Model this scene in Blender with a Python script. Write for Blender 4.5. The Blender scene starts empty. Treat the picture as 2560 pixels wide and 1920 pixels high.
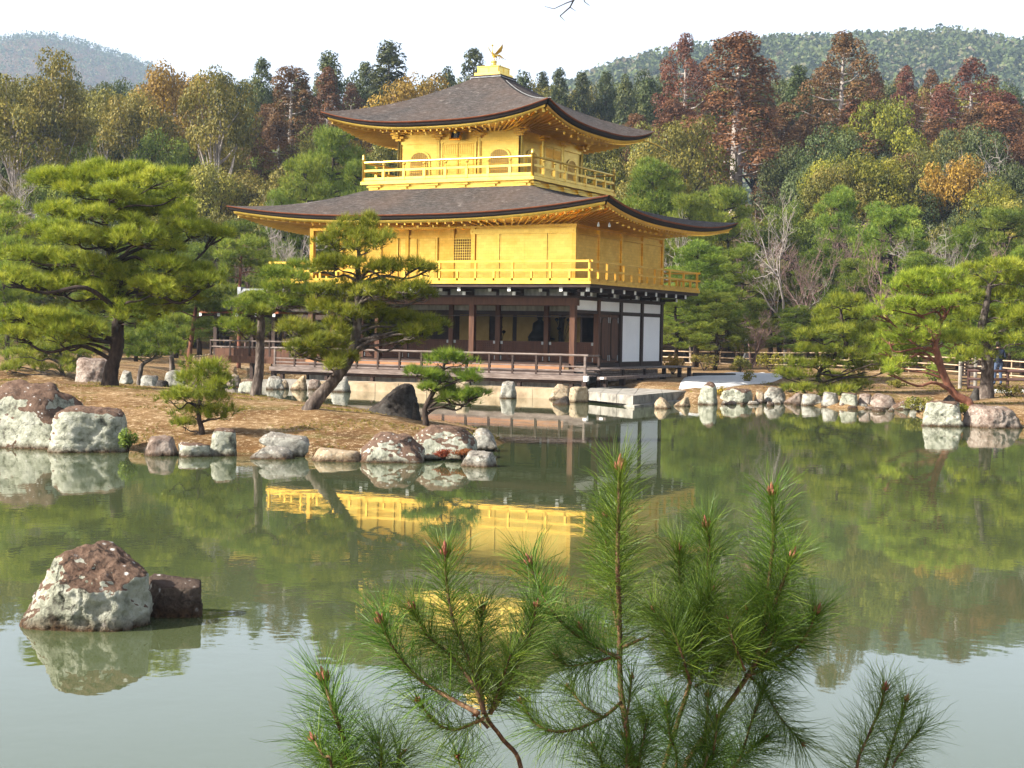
import bpy, bmesh, math, random
import numpy as np
from mathutils import Vector, Matrix, noise

SC = bpy.context.scene
COL = SC.collection
R_ = math.radians

# ------------------------------------------------------------------ camera
FPX = 3859.17                       # focal length in pixels of the 2560 wide photograph
YAW, PITCH, ROLL = 0.4811, -0.0332, 0.0179
CAM = np.array([24.3773, -51.4858, 2.3018])
FW = np.array([-math.sin(YAW) * math.cos(PITCH), math.cos(YAW) * math.cos(PITCH), math.sin(PITCH)])
RT = np.array([math.cos(YAW), math.sin(YAW), 0.0])
UP = np.cross(RT, FW)
FH = np.array([-math.sin(YAW), math.cos(YAW), 0.0])
cam_d = bpy.data.cameras.new('camera')
cam_d.sensor_fit = 'HORIZONTAL'
cam_d.sensor_width = 36.0
cam_d.lens = 36.0 * FPX / 2560.0
cam_d.clip_start = 0.1
cam_d.clip_end = 9000
cam = bpy.data.objects.new('camera', cam_d)
COL.objects.link(cam)
cx_ = RT * math.cos(ROLL) + UP * math.sin(ROLL)
cy_ = -RT * math.sin(ROLL) + UP * math.cos(ROLL)
mw = Matrix.Identity(4)
for i in range(3):
    mw[i][0] = cx_[i]; mw[i][1] = cy_[i]; mw[i][2] = -FW[i]; mw[i][3] = CAM[i]
cam.matrix_world = mw
SC.camera = cam

# ------------------------------------------------------------------ sky, sun, exposure
SUN_AZ, SUN_EL = R_(45), R_(35)     # azimuth measured from the pavilion's south side towards its west
SDIR = Vector((-math.sin(SUN_AZ) * math.cos(SUN_EL), -math.cos(SUN_AZ) * math.cos(SUN_EL), math.sin(SUN_EL)))
world = bpy.data.worlds.new('World')
SC.world = world
world.use_nodes = True
nt = world.node_tree
nt.nodes.clear()
sky = nt.nodes.new('ShaderNodeTexSky')
sky.sky_type = 'NISHITA'
sky.sun_disc = False
sky.sun_elevation = SUN_EL
sky.sun_rotation = math.atan2(SDIR.x, SDIR.y)
sky.air_density = 1.0
sky.dust_density = 4.0
sky.ozone_density = 1.0
bg = nt.nodes.new('ShaderNodeBackground'); bg.inputs['Strength'].default_value = 0.05
nt.links.new(sky.outputs[0], bg.inputs['Color'])
veil = nt.nodes.new('ShaderNodeBackground')          # thin even cloud veil over the whole sky
veil.inputs['Color'].default_value = (0.91, 0.94, 1.04, 1)
# the veil is seen through more air towards the horizon: 1 - exp(-tau / sin(elevation))
tcw = nt.nodes.new('ShaderNodeTexCoord'); sxw = nt.nodes.new('ShaderNodeSeparateXYZ')
nt.links.new(tcw.outputs['Generated'], sxw.inputs[0])
def wmath(op, a, b):
    m = nt.nodes.new('ShaderNodeMath'); m.operation = op
    for sock, val in ((m.inputs[0], a), (m.inputs[1], b)):
        if hasattr(val, 'is_linked'): nt.links.new(val, sock)
        else: sock.default_value = val
    return m.outputs[0]
path = wmath('DIVIDE', -0.18, wmath('MAXIMUM', sxw.outputs[2], 0.03))
nt.links.new(wmath('MULTIPLY', wmath('SUBTRACT', 1.0, wmath('EXPONENT', path, 0.0)), 0.63), veil.inputs['Strength'])
addn = nt.nodes.new('ShaderNodeAddShader')
wout = nt.nodes.new('ShaderNodeOutputWorld')
nt.links.new(bg.outputs[0], addn.inputs[0]); nt.links.new(veil.outputs[0], addn.inputs[1])
nt.links.new(addn.outputs[0], wout.inputs['Surface'])
sun_d = bpy.data.lights.new('sun', 'SUN')
sun_d.energy = 5.0
sun_d.angle = R_(0.6)
sun_d.color = (1.0, 0.95, 0.85)
sun = bpy.data.objects.new('sun', sun_d)
COL.objects.link(sun)
sun.rotation_euler = (-SDIR).to_track_quat('-Z', 'Y').to_euler()
SC.view_settings.view_transform = 'Standard'
SC.view_settings.look = 'None'
SC.view_settings.gamma = 1.0
SC.view_settings.use_curve_mapping = False
SC.view_settings.exposure = 1.45
cy = SC.cycles
cy.max_bounces = 6; cy.diffuse_bounces = 3; cy.glossy_bounces = 3; cy.transmission_bounces = 2
cy.volume_bounces = 0; cy.transparent_max_bounces = 4
cy.caustics_reflective = False; cy.caustics_refractive = False
cy.use_denoising = True

# ------------------------------------------------------------------ pixel helpers (photo pixels, 2560 x 1920)
def ray(px, py):
    X, Y = px - 1280.0, py - 960.0
    u = X * math.cos(ROLL) + Y * math.sin(ROLL); v = -X * math.sin(ROLL) + Y * math.cos(ROLL)
    return FW + RT * (u / FPX) - UP * (v / FPX)
def on_z(px, py, z=0.0):
    d = ray(px, py); return CAM + d * ((z - CAM[2]) / d[2])
def at_d(px, py, D):
    d = ray(px, py); return CAM + d * (D / float(d @ FH))
def depth_of(p):
    return float((np.asarray(p)[:3] - CAM) @ FH)
def ld(l, d):
    p = CAM + RT * l + FH * d
    return (p[0], p[1])

# ------------------------------------------------------------------ scene helpers
def tag(o, label=None, cat=None, group=None, kind=None):
    if label: o['label'] = label
    if cat: o['category'] = cat
    if group: o['group'] = group
    if kind: o['kind'] = kind
    return o
def thing(name, label, cat, loc=(0, 0, 0), group=None):
    o = bpy.data.objects.new(name, None)
    o.empty_display_size = 0.2
    COL.objects.link(o)
    o.location = loc
    return tag(o, label, cat, group)
def link(name, mesh, mat=None, parent=None, kind=None, label=None):
    o = bpy.data.objects.new(name, mesh)
    COL.objects.link(o)
    if mat is not None and len(mesh.materials) == 0:
        for m in (mat if isinstance(mat, (list, tuple)) else [mat]): mesh.materials.append(m)
    if parent is not None:
        o.parent = parent
        p = parent
        inv = Matrix.Identity(4)
        loc = Vector((0, 0, 0))
        while p is not None and p.type == 'EMPTY':
            loc = loc + p.location; p = p.parent
        if parent.type == 'EMPTY': o.matrix_parent_inverse = Matrix.Translation(-loc)
    if kind: o['kind'] = kind
    if label: o['label'] = label
    return o
def copy_tree(o, loc, rz, sc, mats=None):
    c = o.copy(); COL.objects.link(c)
    c.location = loc; c.rotation_euler = (0, 0, rz); c.scale = sc
    for ch in o.children:
        k = ch.copy(); COL.objects.link(k); k.parent = c
        if mats and ch.name.split('.')[0] in mats:
            k.material_slots[0].link = 'OBJECT'
            k.material_slots[0].material = mats[ch.name.split('.')[0]]
    return c

class MB:
    def __init__(s): s.v = []; s.f = []; s.mi = []
    def add(s, vs, fs, mi=0):
        n = len(s.v); s.v += [tuple(map(float, p)) for p in vs]
        for f in fs: s.f.append(tuple(i + n for i in f)); s.mi.append(mi)
        return s
    def box(s, x0, x1, y0, y1, z0, z1, mi=0):
        return s.add([(x0, y0, z0), (x1, y0, z0), (x1, y1, z0), (x0, y1, z0), (x0, y0, z1), (x1, y0, z1), (x1, y1, z1), (x0, y1, z1)],
                     [(0, 3, 2, 1), (4, 5, 6, 7), (0, 1, 5, 4), (1, 2, 6, 5), (2, 3, 7, 6), (3, 0, 4, 7)], mi)
    def beam(s, a, b, w, h, up=(0, 0, 1), mi=0):
        a = Vector(a); b = Vector(b); d = (b - a).normalized(); u = Vector(up)
        sd = d.cross(u)
        if sd.length < 1e-5: sd = d.cross(Vector((0, 1, 0)))
        sd.normalize(); u = sd.cross(d).normalized()
        vs = []
        for p in (a, b):
            for (i, j) in ((-1, -1), (1, -1), (1, 1), (-1, 1)):
                vs.append(p + sd * (w / 2 * i) + u * (h / 2 * j))
        return s.add(vs, [(0, 1, 2, 3), (7, 6, 5, 4), (0, 4, 5, 1), (1, 5, 6, 2), (2, 6, 7, 3), (3, 7, 4, 0)], mi)
    def tube(s, pts, rad, n=8, cap=True, mi=0, jitter=0.0, rng=None):
        pts = [Vector(p) for p in pts]
        vs = []; fs = []
        m = len(pts)
        prev = None
        for i, p in enumerate(pts):
            t = (pts[min(i + 1, m - 1)] - pts[max(i - 1, 0)])
            if t.length < 1e-9: t = Vector((0, 0, 1))
            t.normalize()
            if prev is None:
                ref = Vector((1, 0, 0)) if abs(t.x) < 0.8 else Vector((0, 1, 0))
                a = t.cross(ref).normalized()
            else:
                a = (prev - t * prev.dot(t))
                if a.length < 1e-6: a = t.orthogonal()
                a.normalize()
            prev = a
            b = t.cross(a)
            r = rad[i] if hasattr(rad, '__len__') else rad
            for k in range(n):
                an = 2 * math.pi * k / n
                rr = r * (1 + (rng.uniform(-jitter, jitter) if rng else 0))
                vs.append(p + a * (rr * math.cos(an)) + b * (rr * math.sin(an)))
        for i in range(m - 1):
            for k in range(n):
                k2 = (k + 1) % n
                fs.append((i * n + k, i * n + k2, (i + 1) * n + k2, (i + 1) * n + k))
        if cap:
            fs.append(tuple(range(n - 1, -1, -1))); fs.append(tuple((m - 1) * n + k for k in range(n)))
        return s.add(vs, fs, mi)
    def prism(s, outline, h0, h1, axis='z', mi=0):
        n = len(outline)
        def P(p, h): return {'z': (p[0], p[1], h), 'y': (p[0], h, p[1]), 'x': (h, p[0], p[1])}[axis]
        vs = [P(p, h0) for p in outline] + [P(p, h1) for p in outline]
        fs = [tuple(range(n - 1, -1, -1)), tuple(range(n, 2 * n))] + [(i, (i + 1) % n, n + (i + 1) % n, n + i) for i in range(n)]
        return s.add(vs, fs, mi)
    def lathe(s, c, prof, n=10, mi=0):
        vs = []; fs = []
        for (r, z) in prof:
            for k in range(n):
                an = 2 * math.pi * k / n
                vs.append((c[0] + r * math.cos(an), c[1] + r * math.sin(an), c[2] + z))
        m = len(prof)
        for i in range(m - 1):
            for k in range(n):
                k2 = (k + 1) % n
                fs.append((i * n + k, i * n + k2, (i + 1) * n + k2, (i + 1) * n + k))
        fs.append(tuple(range(n - 1, -1, -1))); fs.append(tuple((m - 1) * n + k for k in range(n)))
        return s.add(vs, fs, mi)
    def mesh(s, name, smooth=False, fix=True):
        me = bpy.data.meshes.new(name)
        me.from_pydata(s.v, [], s.f)
        if any(s.mi): me.polygons.foreach_set('material_index', s.mi)
        if fix:
            bm = bmesh.new(); bm.from_mesh(me); bmesh.ops.recalc_face_normals(bm, faces=bm.faces); bm.to_mesh(me); bm.free()
        if smooth: me.polygons.foreach_set('use_smooth', [True] * len(me.polygons))
        me.update()
        return me
    def build(s, name, mat, parent=None, smooth=False, kind=None, label=None):
        return link(name, s.mesh(name, smooth), mat, parent, kind, label)

def box(name, mat, parent, x0, x1, y0, y1, z0, z1, **k):
    return MB().box(x0, x1, y0, y1, z0, z1).build(name, mat, parent, **k)

def np_mesh(name, verts, k, tint=None, smooth=False):
    """mesh of n separate k-gons whose corners lie one after the other in verts"""
    verts = np.ascontiguousarray(verts, dtype=np.float32).reshape(-1, 3)
    n = len(verts); nf = n // k
    me = bpy.data.meshes.new(name)
    me.vertices.add(n); me.vertices.foreach_set('co', verts.ravel())
    me.loops.add(n); me.loops.foreach_set('vertex_index', np.arange(n, dtype=np.int32))
    me.polygons.add(nf)
    me.polygons.foreach_set('loop_start', np.arange(0, n, k, dtype=np.int32))
    me.polygons.foreach_set('loop_total', np.full(nf, k, dtype=np.int32))
    if tint is not None:
        a = me.attributes.new('tint', 'FLOAT', 'POINT')
        a.data.foreach_set('value', np.ascontiguousarray(tint, dtype=np.float32).ravel())
    me.update(calc_edges=True)
    return me

def grid_mesh(name, X, Y, Z, smooth=True):
    ny, nx = X.shape
    v = np.stack([X, Y, Z], -1).reshape(-1, 3).astype(np.float32)
    i = np.arange(ny * nx).reshape(ny, nx)
    f = np.stack([i[:-1, :-1], i[:-1, 1:], i[1:, 1:], i[1:, :-1]], -1).reshape(-1, 4).astype(np.int32)
    me = bpy.data.meshes.new(name)
    me.vertices.add(len(v)); me.vertices.foreach_set('co', v.ravel())
    me.loops.add(f.size); me.loops.foreach_set('vertex_index', f.ravel())
    me.polygons.add(len(f))
    me.polygons.foreach_set('loop_start', np.arange(0, f.size, 4, dtype=np.int32))
    me.polygons.foreach_set('loop_total', np.full(len(f), 4, dtype=np.int32))
    if smooth: me.polygons.foreach_set('use_smooth', np.ones(len(f), dtype=bool))
    me.update(calc_edges=True)
    return me

# ------------------------------------------------------------------ materials
class NT:
    def __init__(s, name):
        s.m = bpy.data.materials.new(name); s.m.use_nodes = True
        s.t = s.m.node_tree; s.t.nodes.clear()
        s.out = s.n('ShaderNodeOutputMaterial')
    def n(s, t, **k):
        x = s.t.nodes.new(t)
        for a, b in k.items(): setattr(x, a, b)
        return x
    def l(s, a, b): s.t.links.new(a, b)
    def coord(s, which='Object', scale=(1, 1, 1)):
        tc = s.n('ShaderNodeTexCoord'); mp = s.n('ShaderNodeMapping')
        mp.inputs['Scale'].default_value = scale
        s.l(tc.outputs[which], mp.inputs['Vector'])
        return mp.outputs[0]
    def pos(s, scale=(1, 1, 1)):
        g = s.n('ShaderNodeNewGeometry'); mp = s.n('ShaderNodeMapping')
        mp.inputs['Scale'].default_value = scale
        s.l(g.outputs['Position'], mp.inputs['Vector'])
        return mp.outputs[0]
    def noise(s, vec, scale, detail=4, rough=0.55, dist=0.0):
        x = s.n('ShaderNodeTexNoise')
        x.inputs['Scale'].default_value = scale; x.inputs['Detail'].default_value = detail
        x.inputs['Roughness'].default_value = rough; x.inputs['Distortion'].default_value = dist
        s.l(vec, x.inputs['Vector'])
        return x.outputs['Fac']
    def ramp(s, fac, stops):
        r = s.n('ShaderNodeValToRGB')
        e = r.color_ramp.elements
        while len(e) > 2: e.remove(e[-1])
        while len(e) < len(stops): e.new(0.5)
        for x, (p, c) in zip(e, stops):
            x.position = p; x.color = (c[0], c[1], c[2], 1) if hasattr(c, '__len__') else (c, c, c, 1)
        if fac is not None: s.l(fac, r.inputs['Fac'])
        return r.outputs['Color']
    def mix(s, fac, a, b, mode='MIX'):
        x = s.n('ShaderNodeMix', data_type='RGBA', blend_type=mode)
        for sock, val in ((x.inputs[0], fac), (x.inputs[6], a), (x.inputs[7], b)):
            if hasattr(val, 'links') or hasattr(val, 'is_linked'): s.l(val, sock)
            elif hasattr(val, '__len__'): sock.default_value = (val[0], val[1], val[2], 1)
            else: sock.default_value = val
        return x.outputs[2]
    def math(s, op, a, b=0.0):
        x = s.n('ShaderNodeMath', operation=op)
        for sock, val in ((x.inputs[0], a), (x.inputs[1], b)):
            if hasattr(val, 'is_linked'): s.l(val, sock)
            else: sock.default_value = val
        return x.outputs[0]
    def bump(s, h, strength=0.4, dist=0.02, normal=None):
        b = s.n('ShaderNodeBump')
        b.inputs['Strength'].default_value = strength; b.inputs['Distance'].default_value = dist
        s.l(h, b.inputs['Height'])
        if normal is not None: s.l(normal, b.inputs['Normal'])
        return b.outputs[0]
    def bsdf(s, color, rough=0.6, metal=0.0, normal=None, spec=0.5, ior=1.45, **k):
        p = s.n('ShaderNodeBsdfPrincipled')
        for key, val in (('Base Color', color), ('Roughness', rough), ('Metallic', metal), ('Specular IOR Level', spec), ('IOR', ior)):
            if hasattr(val, 'is_linked'): s.l(val, p.inputs[key])
            elif hasattr(val, '__len__'): p.inputs[key].default_value = (val[0], val[1], val[2], 1)
            else: p.inputs[key].default_value = val
        if normal is not None: s.l(normal, p.inputs['Normal'])
        return p.outputs[0]
    def done(s, sh): s.l(sh, s.out.inputs['Surface']); return s.m

def simple(name, stops, scale=3, detail=5, rough=0.7, metal=0.0, bump=0.3, bdist=0.01, stretch=(1, 1, 1), spec=0.3, bscale=None, coord='pos'):
    t = NT(name)
    vec = t.pos(stretch) if coord == 'pos' else t.coord('Object', stretch)
    f = t.noise(vec, scale, detail, 0.6)
    c = t.ramp(f, stops)
    nrm = None
    if bump: nrm = t.bump(t.noise(vec, bscale or scale * 4, 5, 0.65), bump, bdist)
    return t.done(t.bsdf(c, rough, metal, nrm, spec))

def foliage(name, c0, c1, c2, trans=0.35, rough=0.55, var=0.25):
    """leaf or needle colour: tint attribute picks between three tones, every object differs a little"""
    t = NT(name)
    a = t.n('ShaderNodeAttribute', attribute_name='tint')
    c = t.ramp(a.outputs['Fac'], [(0.0, c0), (0.5, c1), (1.0, c2)])
    oi = t.n('ShaderNodeObjectInfo')
    hsv = t.n('ShaderNodeHueSaturation')
    v = t.n('ShaderNodeMapRange'); v.inputs['To Min'].default_value = 1 - var; v.inputs['To Max'].default_value = 1 + var
    h = t.n('ShaderNodeMapRange'); h.inputs['To Min'].default_value = 0.485; h.inputs['To Max'].default_value = 0.515
    t.l(oi.outputs['Random'], v.inputs['Value'])
    r2 = t.math('FRACT', t.math('MULTIPLY', oi.outputs['Random'], 7.31))
    t.l(r2, h.inputs['Value'])
    t.l(h.outputs[0], hsv.inputs['Hue']); t.l(v.outputs[0], hsv.inputs['Value']); t.l(c, hsv.inputs['Color'])
    p = t.bsdf(hsv.outputs[0], rough, 0.0, None, 0.25)
    tr = t.n('ShaderNodeBsdfTranslucent')
    t.l(hsv.outputs[0], tr.inputs['Color'])
    mx = t.n('ShaderNodeMixShader'); mx.inputs[0].default_value = trans
    t.l(p, mx.inputs[1]); t.l(tr.outputs[0], mx.inputs[2])
    return t.done(mx.outputs[0])

def gold_mat(name, base, dark, metal=0.55, rough=0.38, slat=False):
    t = NT(name)
    vec = t.pos()
    f = t.noise(vec, 1.7, 5, 0.6)
    c = t.ramp(f, [(0.3, dark), (0.55, base), (0.8, base)])
    leafg = t.n('ShaderNodeTexBrick')                       # faint squares of gold leaf
    leafg.inputs['Scale'].default_value = 1.0
    leafg.inputs['Brick Width'].default_value = 0.22; leafg.inputs['Row Height'].default_value = 0.11
    leafg.inputs['Mortar Size'].default_value = 0.003
    leafg.inputs['Color1'].default_value = (1, 1, 1, 1); leafg.inputs['Color2'].default_value = (0.86, 0.83, 0.76, 1); leafg.inputs['Mortar'].default_value = (0.66, 0.58, 0.44, 1)
    sw = t.n('ShaderNodeSeparateXYZ'); cb = t.n('ShaderNodeCombineXYZ')
    t.l(vec, sw.inputs[0]); t.l(t.math('ADD', sw.outputs[0], sw.outputs[1]), cb.inputs[0]); t.l(sw.outputs[2], cb.inputs[1])
    t.l(cb.outputs[0], leafg.inputs['Vector'])
    c = t.mix(0.8, c, leafg.outputs['Color'], 'MULTIPLY')
    nrm = t.bump(t.noise(vec, 9, 4, 0.6), 0.12, 0.02)
    return t.done(t.bsdf(c, rough, metal, nrm, 0.5))

MAT = {}
def make_materials():
    M = MAT
    M['gold'] = gold_mat('gold_leaf', (0.84, 0.54, 0.105), (0.72, 0.42, 0.06), .85, .34)
    M['gold_pale'] = gold_mat('gold_leaf_pale', (0.93, 0.67, 0.155), (0.86, 0.58, 0.11), 0.82, 0.36)
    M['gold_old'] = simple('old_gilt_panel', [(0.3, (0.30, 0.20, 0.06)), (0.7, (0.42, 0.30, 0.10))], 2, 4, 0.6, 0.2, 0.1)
    M['bark_roof'] = None
    t = NT('cypress_bark_thatch')
    vec = t.pos()
    big = t.noise(vec, 0.55, 5, 0.6); fine = t.noise(t.pos((1, 1, 5)), 4.2, 9, 0.88)
    c = t.ramp(fine, [(0.34, (0.013, 0.011, 0.010)), (0.5, (0.058, 0.050, 0.046)), (0.66, (0.165, 0.150, 0.142))])
    patch = t.ramp(big, [(0.35, 0.0), (0.65, 1.0)])
    c = t.mix(patch, c, t.mix(0.3, c, (0.13, 0.08, 0.055)))
    lich = t.ramp(t.noise(vec, 3.2, 6, 0.75), [(0.58, 0.0), (0.74, 0.75)])
    c = t.mix(lich, c, (0.26, 0.23, 0.21))
    wv = t.n('ShaderNodeTexWave', wave_type='BANDS', bands_direction='Z'); wv.inputs['Scale'].default_value = 5.5; wv.inputs['Distortion'].default_value = 2.5; wv.inputs['Detail'].default_value = 3
    t.l(vec, wv.inputs['Vector'])
    nrm = t.bump(t.math('ADD', t.math('MULTIPLY', wv.outputs['Fac'], 0.5), fine), 0.9, 0.05)
    M['bark_roof'] = t.done(t.bsdf(c, 0.92, 0, nrm, 0.15))
    M['eave_red'] = simple('eave_red_brown', [(0.3, (0.16, 0.045, 0.018)), (0.7, (0.27, 0.085, 0.035))], 4, 4, 0.7)
    M['eave_black'] = simple('eave_dark_layers', [(0.3, (0.012, 0.009, 0.008)), (0.7, (0.03, 0.02, 0.016))], 3, 4, 0.8, stretch=(1, 1, 12))
    M['wood_dark'] = simple('dark_timber', [(0.3, (0.022, 0.012, 0.009)), (0.7, (0.05, 0.028, 0.02))], 3, 5, 0.65, stretch=(1, 1, 1))
    M['wood_red'] = simple('red_brown_timber', [(0.25, (0.042, 0.016, 0.009)), (0.5, (0.085, 0.035, 0.018)), (0.8, (0.13, 0.056, 0.028))], 3, 6, 0.6, stretch=(4, 4, 0.5))
    M['wood_orange'] = simple('fresh_orange_board', [(0.25, (0.26, 0.11, 0.05)), (0.55, (0.36, 0.17, 0.08)), (0.8, (0.46, 0.24, 0.13))], 2.5, 6, 0.6, stretch=(0.6, 4, 4))
    M['wood_grey'] = simple('weathered_timber', [(0.25, (0.07, 0.05, 0.042)), (0.5, (0.15, 0.115, 0.10)), (0.8, (0.30, 0.25, 0.225))], 3, 6, 0.8, stretch=(0.7, 3, 5))
    M['lattice_red'] = simple('lattice_shutter', [(0.3, (0.055, 0.02, 0.012)), (0.7, (0.09, 0.034, 0.02))], 4, 4, 0.6)
    M['paper'] = simple('white_paper_panel', [(0.3, (0.84, 0.84, 0.85)), (0.7, (0.90, 0.90, 0.90))], 1.5, 3, 0.8, bump=0.05)
    M['plaster'] = simple('lime_plaster', [(0.28, (0.22, 0.21, 0.19)), (0.5, (0.42, 0.41, 0.38)), (0.72, (0.60, 0.59, 0.55))], 1.8, 6, 0.9, stretch=(3, 3, 0.8))
    M['white_tip'] = simple('white_painted_end', [(0.3, (0.72, 0.72, 0.70)), (0.7, (0.82, 0.82, 0.80))], 8, 3, 0.6)
    M['grey_metal'] = simple('grey_metal_fitting', [(0.3, (0.22, 0.24, 0.24)), (0.7, (0.34, 0.37, 0.37))], 8, 3, 0.5, 0.3)
    M['ridge_tile'] = simple('grey_ridge_tile', [(0.3, (0.20, 0.21, 0.23)), (0.7, (0.40, 0.41, 0.43))], 6, 4, 0.6)
    M['cream_stone'] = simple('cream_stone_block', [(0.25, (0.15, 0.11, 0.07)), (0.45, (0.34, 0.255, 0.16)), (0.75, (0.50, 0.42, 0.30))], 1.6, 7, 0.9, bump=0.5, bdist=0.03)
    M['pale_stone'] = simple('pale_dressed_stone', [(0.28, (0.085, 0.08, 0.07)), (0.48, (0.24, 0.22, 0.19)), (0.72, (0.38, 0.355, 0.31))], 2.6, 8, 0.9, bump=0.4)
    M['dark_stone'] = simple('dark_stone', [(0.2, (0.035, 0.033, 0.032)), (0.8, (0.10, 0.095, 0.09))], 3, 6, 0.9, bump=0.6, bdist=0.03)
    M['gravel'] = simple('white_gravel', [(0.3, (0.40, 0.39, 0.38)), (0.55, (0.54, 0.53, 0.51)), (0.8, (0.66, 0.65, 0.63))], 14, 4, 0.95, bump=0.6, bdist=0.02)
    M['bamboo'] = simple('pale_bamboo', [(0.3, (0.34, 0.23, 0.14)), (0.7, (0.54, 0.41, 0.28))], 3, 4, 0.55)
    M['fence_dark'] = simple('dark_red_brown_rail', [(0.3, (0.035, 0.017, 0.014)), (0.7, (0.075, 0.035, 0.028))], 4, 4, 0.6)
    M['black'] = simple('black_lacquer', [(0.3, (0.008, 0.007, 0.007)), (0.7, (0.015, 0.012, 0.011))], 4, 3, 0.5)
    M['rail_chain'] = simple('pale_metal_chain', [(0.3, (0.20, 0.20, 0.20)), (0.7, (0.32, 0.32, 0.32))], 8, 3, 0.5, 0.3)
    # ground
    t = NT('needle_litter_ground')
    vec = t.pos()
    a = t.noise(vec, 0.55, 6, 0.65); b = t.noise(vec, 7, 6, 0.75); f = t.noise(vec, 34, 4, 0.7)
    c = t.ramp(a, [(0.30, (0.080, 0.042, 0.017)), (0.45, (0.165, 0.092, 0.036)), (0.56, (0.25, 0.155, 0.072)), (0.68, (0.36, 0.255, 0.145))])
    c = t.mix(t.ramp(b, [(0.32, 0.75), (0.52, 0.0)]), c, (0.10, 0.048, 0.02))
    c = t.mix(t.ramp(t.noise(vec, 0.9, 5, 0.6, 0.5), [(0.56, 0.0), (0.68, 0.55)]), c, (0.11, 0.10, 0.028))
    spots = t.ramp(t.math('ADD', b, t.math('MULTIPLY', f, 0.6)), [(0.84, 0.0), (0.95, 0.8)])
    c = t.mix(spots, c, (0.58, 0.45, 0.29))
    nrm = t.bump(t.math('ADD', b, f), 0.8, 0.05)
    M['ground'] = t.done(t.bsdf(c, 0.95, 0, nrm, 0.1))
    t = NT('forest_floor')
    vec = t.pos()
    c = t.ramp(t.noise(vec, 0.35, 6, 0.7), [(0.3, (0.035, 0.022, 0.012)), (0.55, (0.085, 0.05, 0.022)), (0.75, (0.14, 0.085, 0.035))])
    M['forest_floor'] = t.done(t.bsdf(c, 0.95, 0, t.bump(t.noise(vec, 3, 5, .7), 0.6, 0.1), 0.1))
    # pond water: murky green body under a smooth reflecting surface
    t = NT('pond_water')
    vec = t.pos()
    body = t.ramp(t.noise(vec, 0.06, 3, 0.5), [(0.35, (0.047, 0.062, 0.026)), (0.65, (0.060, 0.074, 0.033))])
    w1 = t.noise(t.pos((1, 1, 1)), 1.3, 3, 0.55, 0.4); w2 = t.noise(t.pos((1, 1, 1)), 6.5, 2, 0.5)
    calm = t.ramp(t.noise(vec, 0.13, 3, 0.55), [(0.38, 0.25), (0.66, 1.0)])
    hgt = t.math('ADD', w1, t.math('MULTIPLY', w2, 0.22))
    bp = t.n('ShaderNodeBump'); bp.inputs['Distance'].default_value = 0.010
    t.l(t.math('MULTIPLY', calm, 0.25), bp.inputs['Strength']); t.l(hgt, bp.inputs['Height'])
    M['water'] = t.done(t.bsdf(body, 0.02, 0, bp.outputs[0], 0.5, 1.55))
    # rocks
    def rock(name, dark, mid, pale, brown, top_brown=0.3, lich=0.5, warm=0.0):
        t = NT(name)
        vec = t.pos()
        oi = t.n('ShaderNodeObjectInfo')
        sh = t.n('ShaderNodeVectorMath', operation='ADD'); t.l(vec, sh.inputs[0])
        cbm = t.n('ShaderNodeCombineXYZ'); t.l(t.math('MULTIPLY', oi.outputs['Random'], 50), cbm.inputs[0]); t.l(cbm.outputs[0], sh.inputs[1])
        vec = sh.outputs[0]
        big = t.noise(vec, 1.6, 6, 0.65); mid_n = t.noise(vec, 6.5, 7, 0.72); fine = t.noise(vec, 26, 5, 0.7)
        c = t.ramp(t.math('ADD', t.math('MULTIPLY', big, 0.45), t.math('MULTIPLY', mid_n, 0.55)),
                   [(0.37, dark), (0.45, mid), (0.55, pale), (0.66, mid)])
        g = t.n('ShaderNodeNewGeometry'); sx = t.n('ShaderNodeSeparateXYZ'); t.l(g.outputs['Normal'], sx.inputs[0])
        upf = t.ramp(t.math('ADD', sx.outputs[2], t.math('MULTIPLY', big, 0.9)), [(0.98, 0.0), (1.22, 1.0)])
        bmask = t.math('MULTIPLY', upf, top_brown)
        c = t.mix(bmask, c, t.ramp(mid_n, [(0.35, (brown[0] * .5, brown[1] * .45, brown[2] * .45)), (0.6, brown)]))
        vo = t.n('ShaderNodeTexVoronoi'); vo.inputs['Scale'].default_value = 9.0; t.l(vec, vo.inputs['Vector'])
        sp = t.ramp(t.math('ADD', vo.outputs['Distance'], t.math('MULTIPLY', fine, 0.35)), [(0.30, lich), (0.38, 0.0)])
        sp = t.math('MULTIPLY', sp, t.ramp(big, [(0.45, 0.0), (0.55, 1.0)]))
        c = t.mix(sp, c, (0.62, 0.60, 0.56))
        wob_ = t.n('ShaderNodeVectorMath', operation='ADD'); ncol = t.n('ShaderNodeTexNoise'); ncol.inputs['Scale'].default_value = 4.0; ncol.inputs['Detail'].default_value = 5
        t.l(vec, ncol.inputs['Vector']); sclv = t.n('ShaderNodeVectorMath', operation='SCALE'); sclv.inputs['Scale'].default_value = 0.45
        t.l(ncol.outputs['Color'], sclv.inputs[0]); t.l(vec, wob_.inputs[0]); t.l(sclv.outputs[0], wob_.inputs[1])
        ve = t.n('ShaderNodeTexVoronoi', feature='DISTANCE_TO_EDGE'); ve.inputs['Scale'].default_value = 2.6; t.l(wob_.outputs[0], ve.inputs['Vector'])
        crack = t.ramp(t.math('ADD', ve.outputs['Distance'], t.math('MULTIPLY', mid_n, 0.05)), [(0.030, 0.75), (0.055, 0.0)])
        crack = t.math('MULTIPLY', crack, t.ramp(t.noise(vec, 1.9, 4, 0.6), [(0.48, 0.0), (0.62, 1.0)]))
        c = t.mix(crack, c, (0.03, 0.026, 0.022))
        pz = t.n('ShaderNodeSeparateXYZ'); t.l(g.outputs['Position'], pz.inputs[0])   # rusty stain along the old water line
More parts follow.
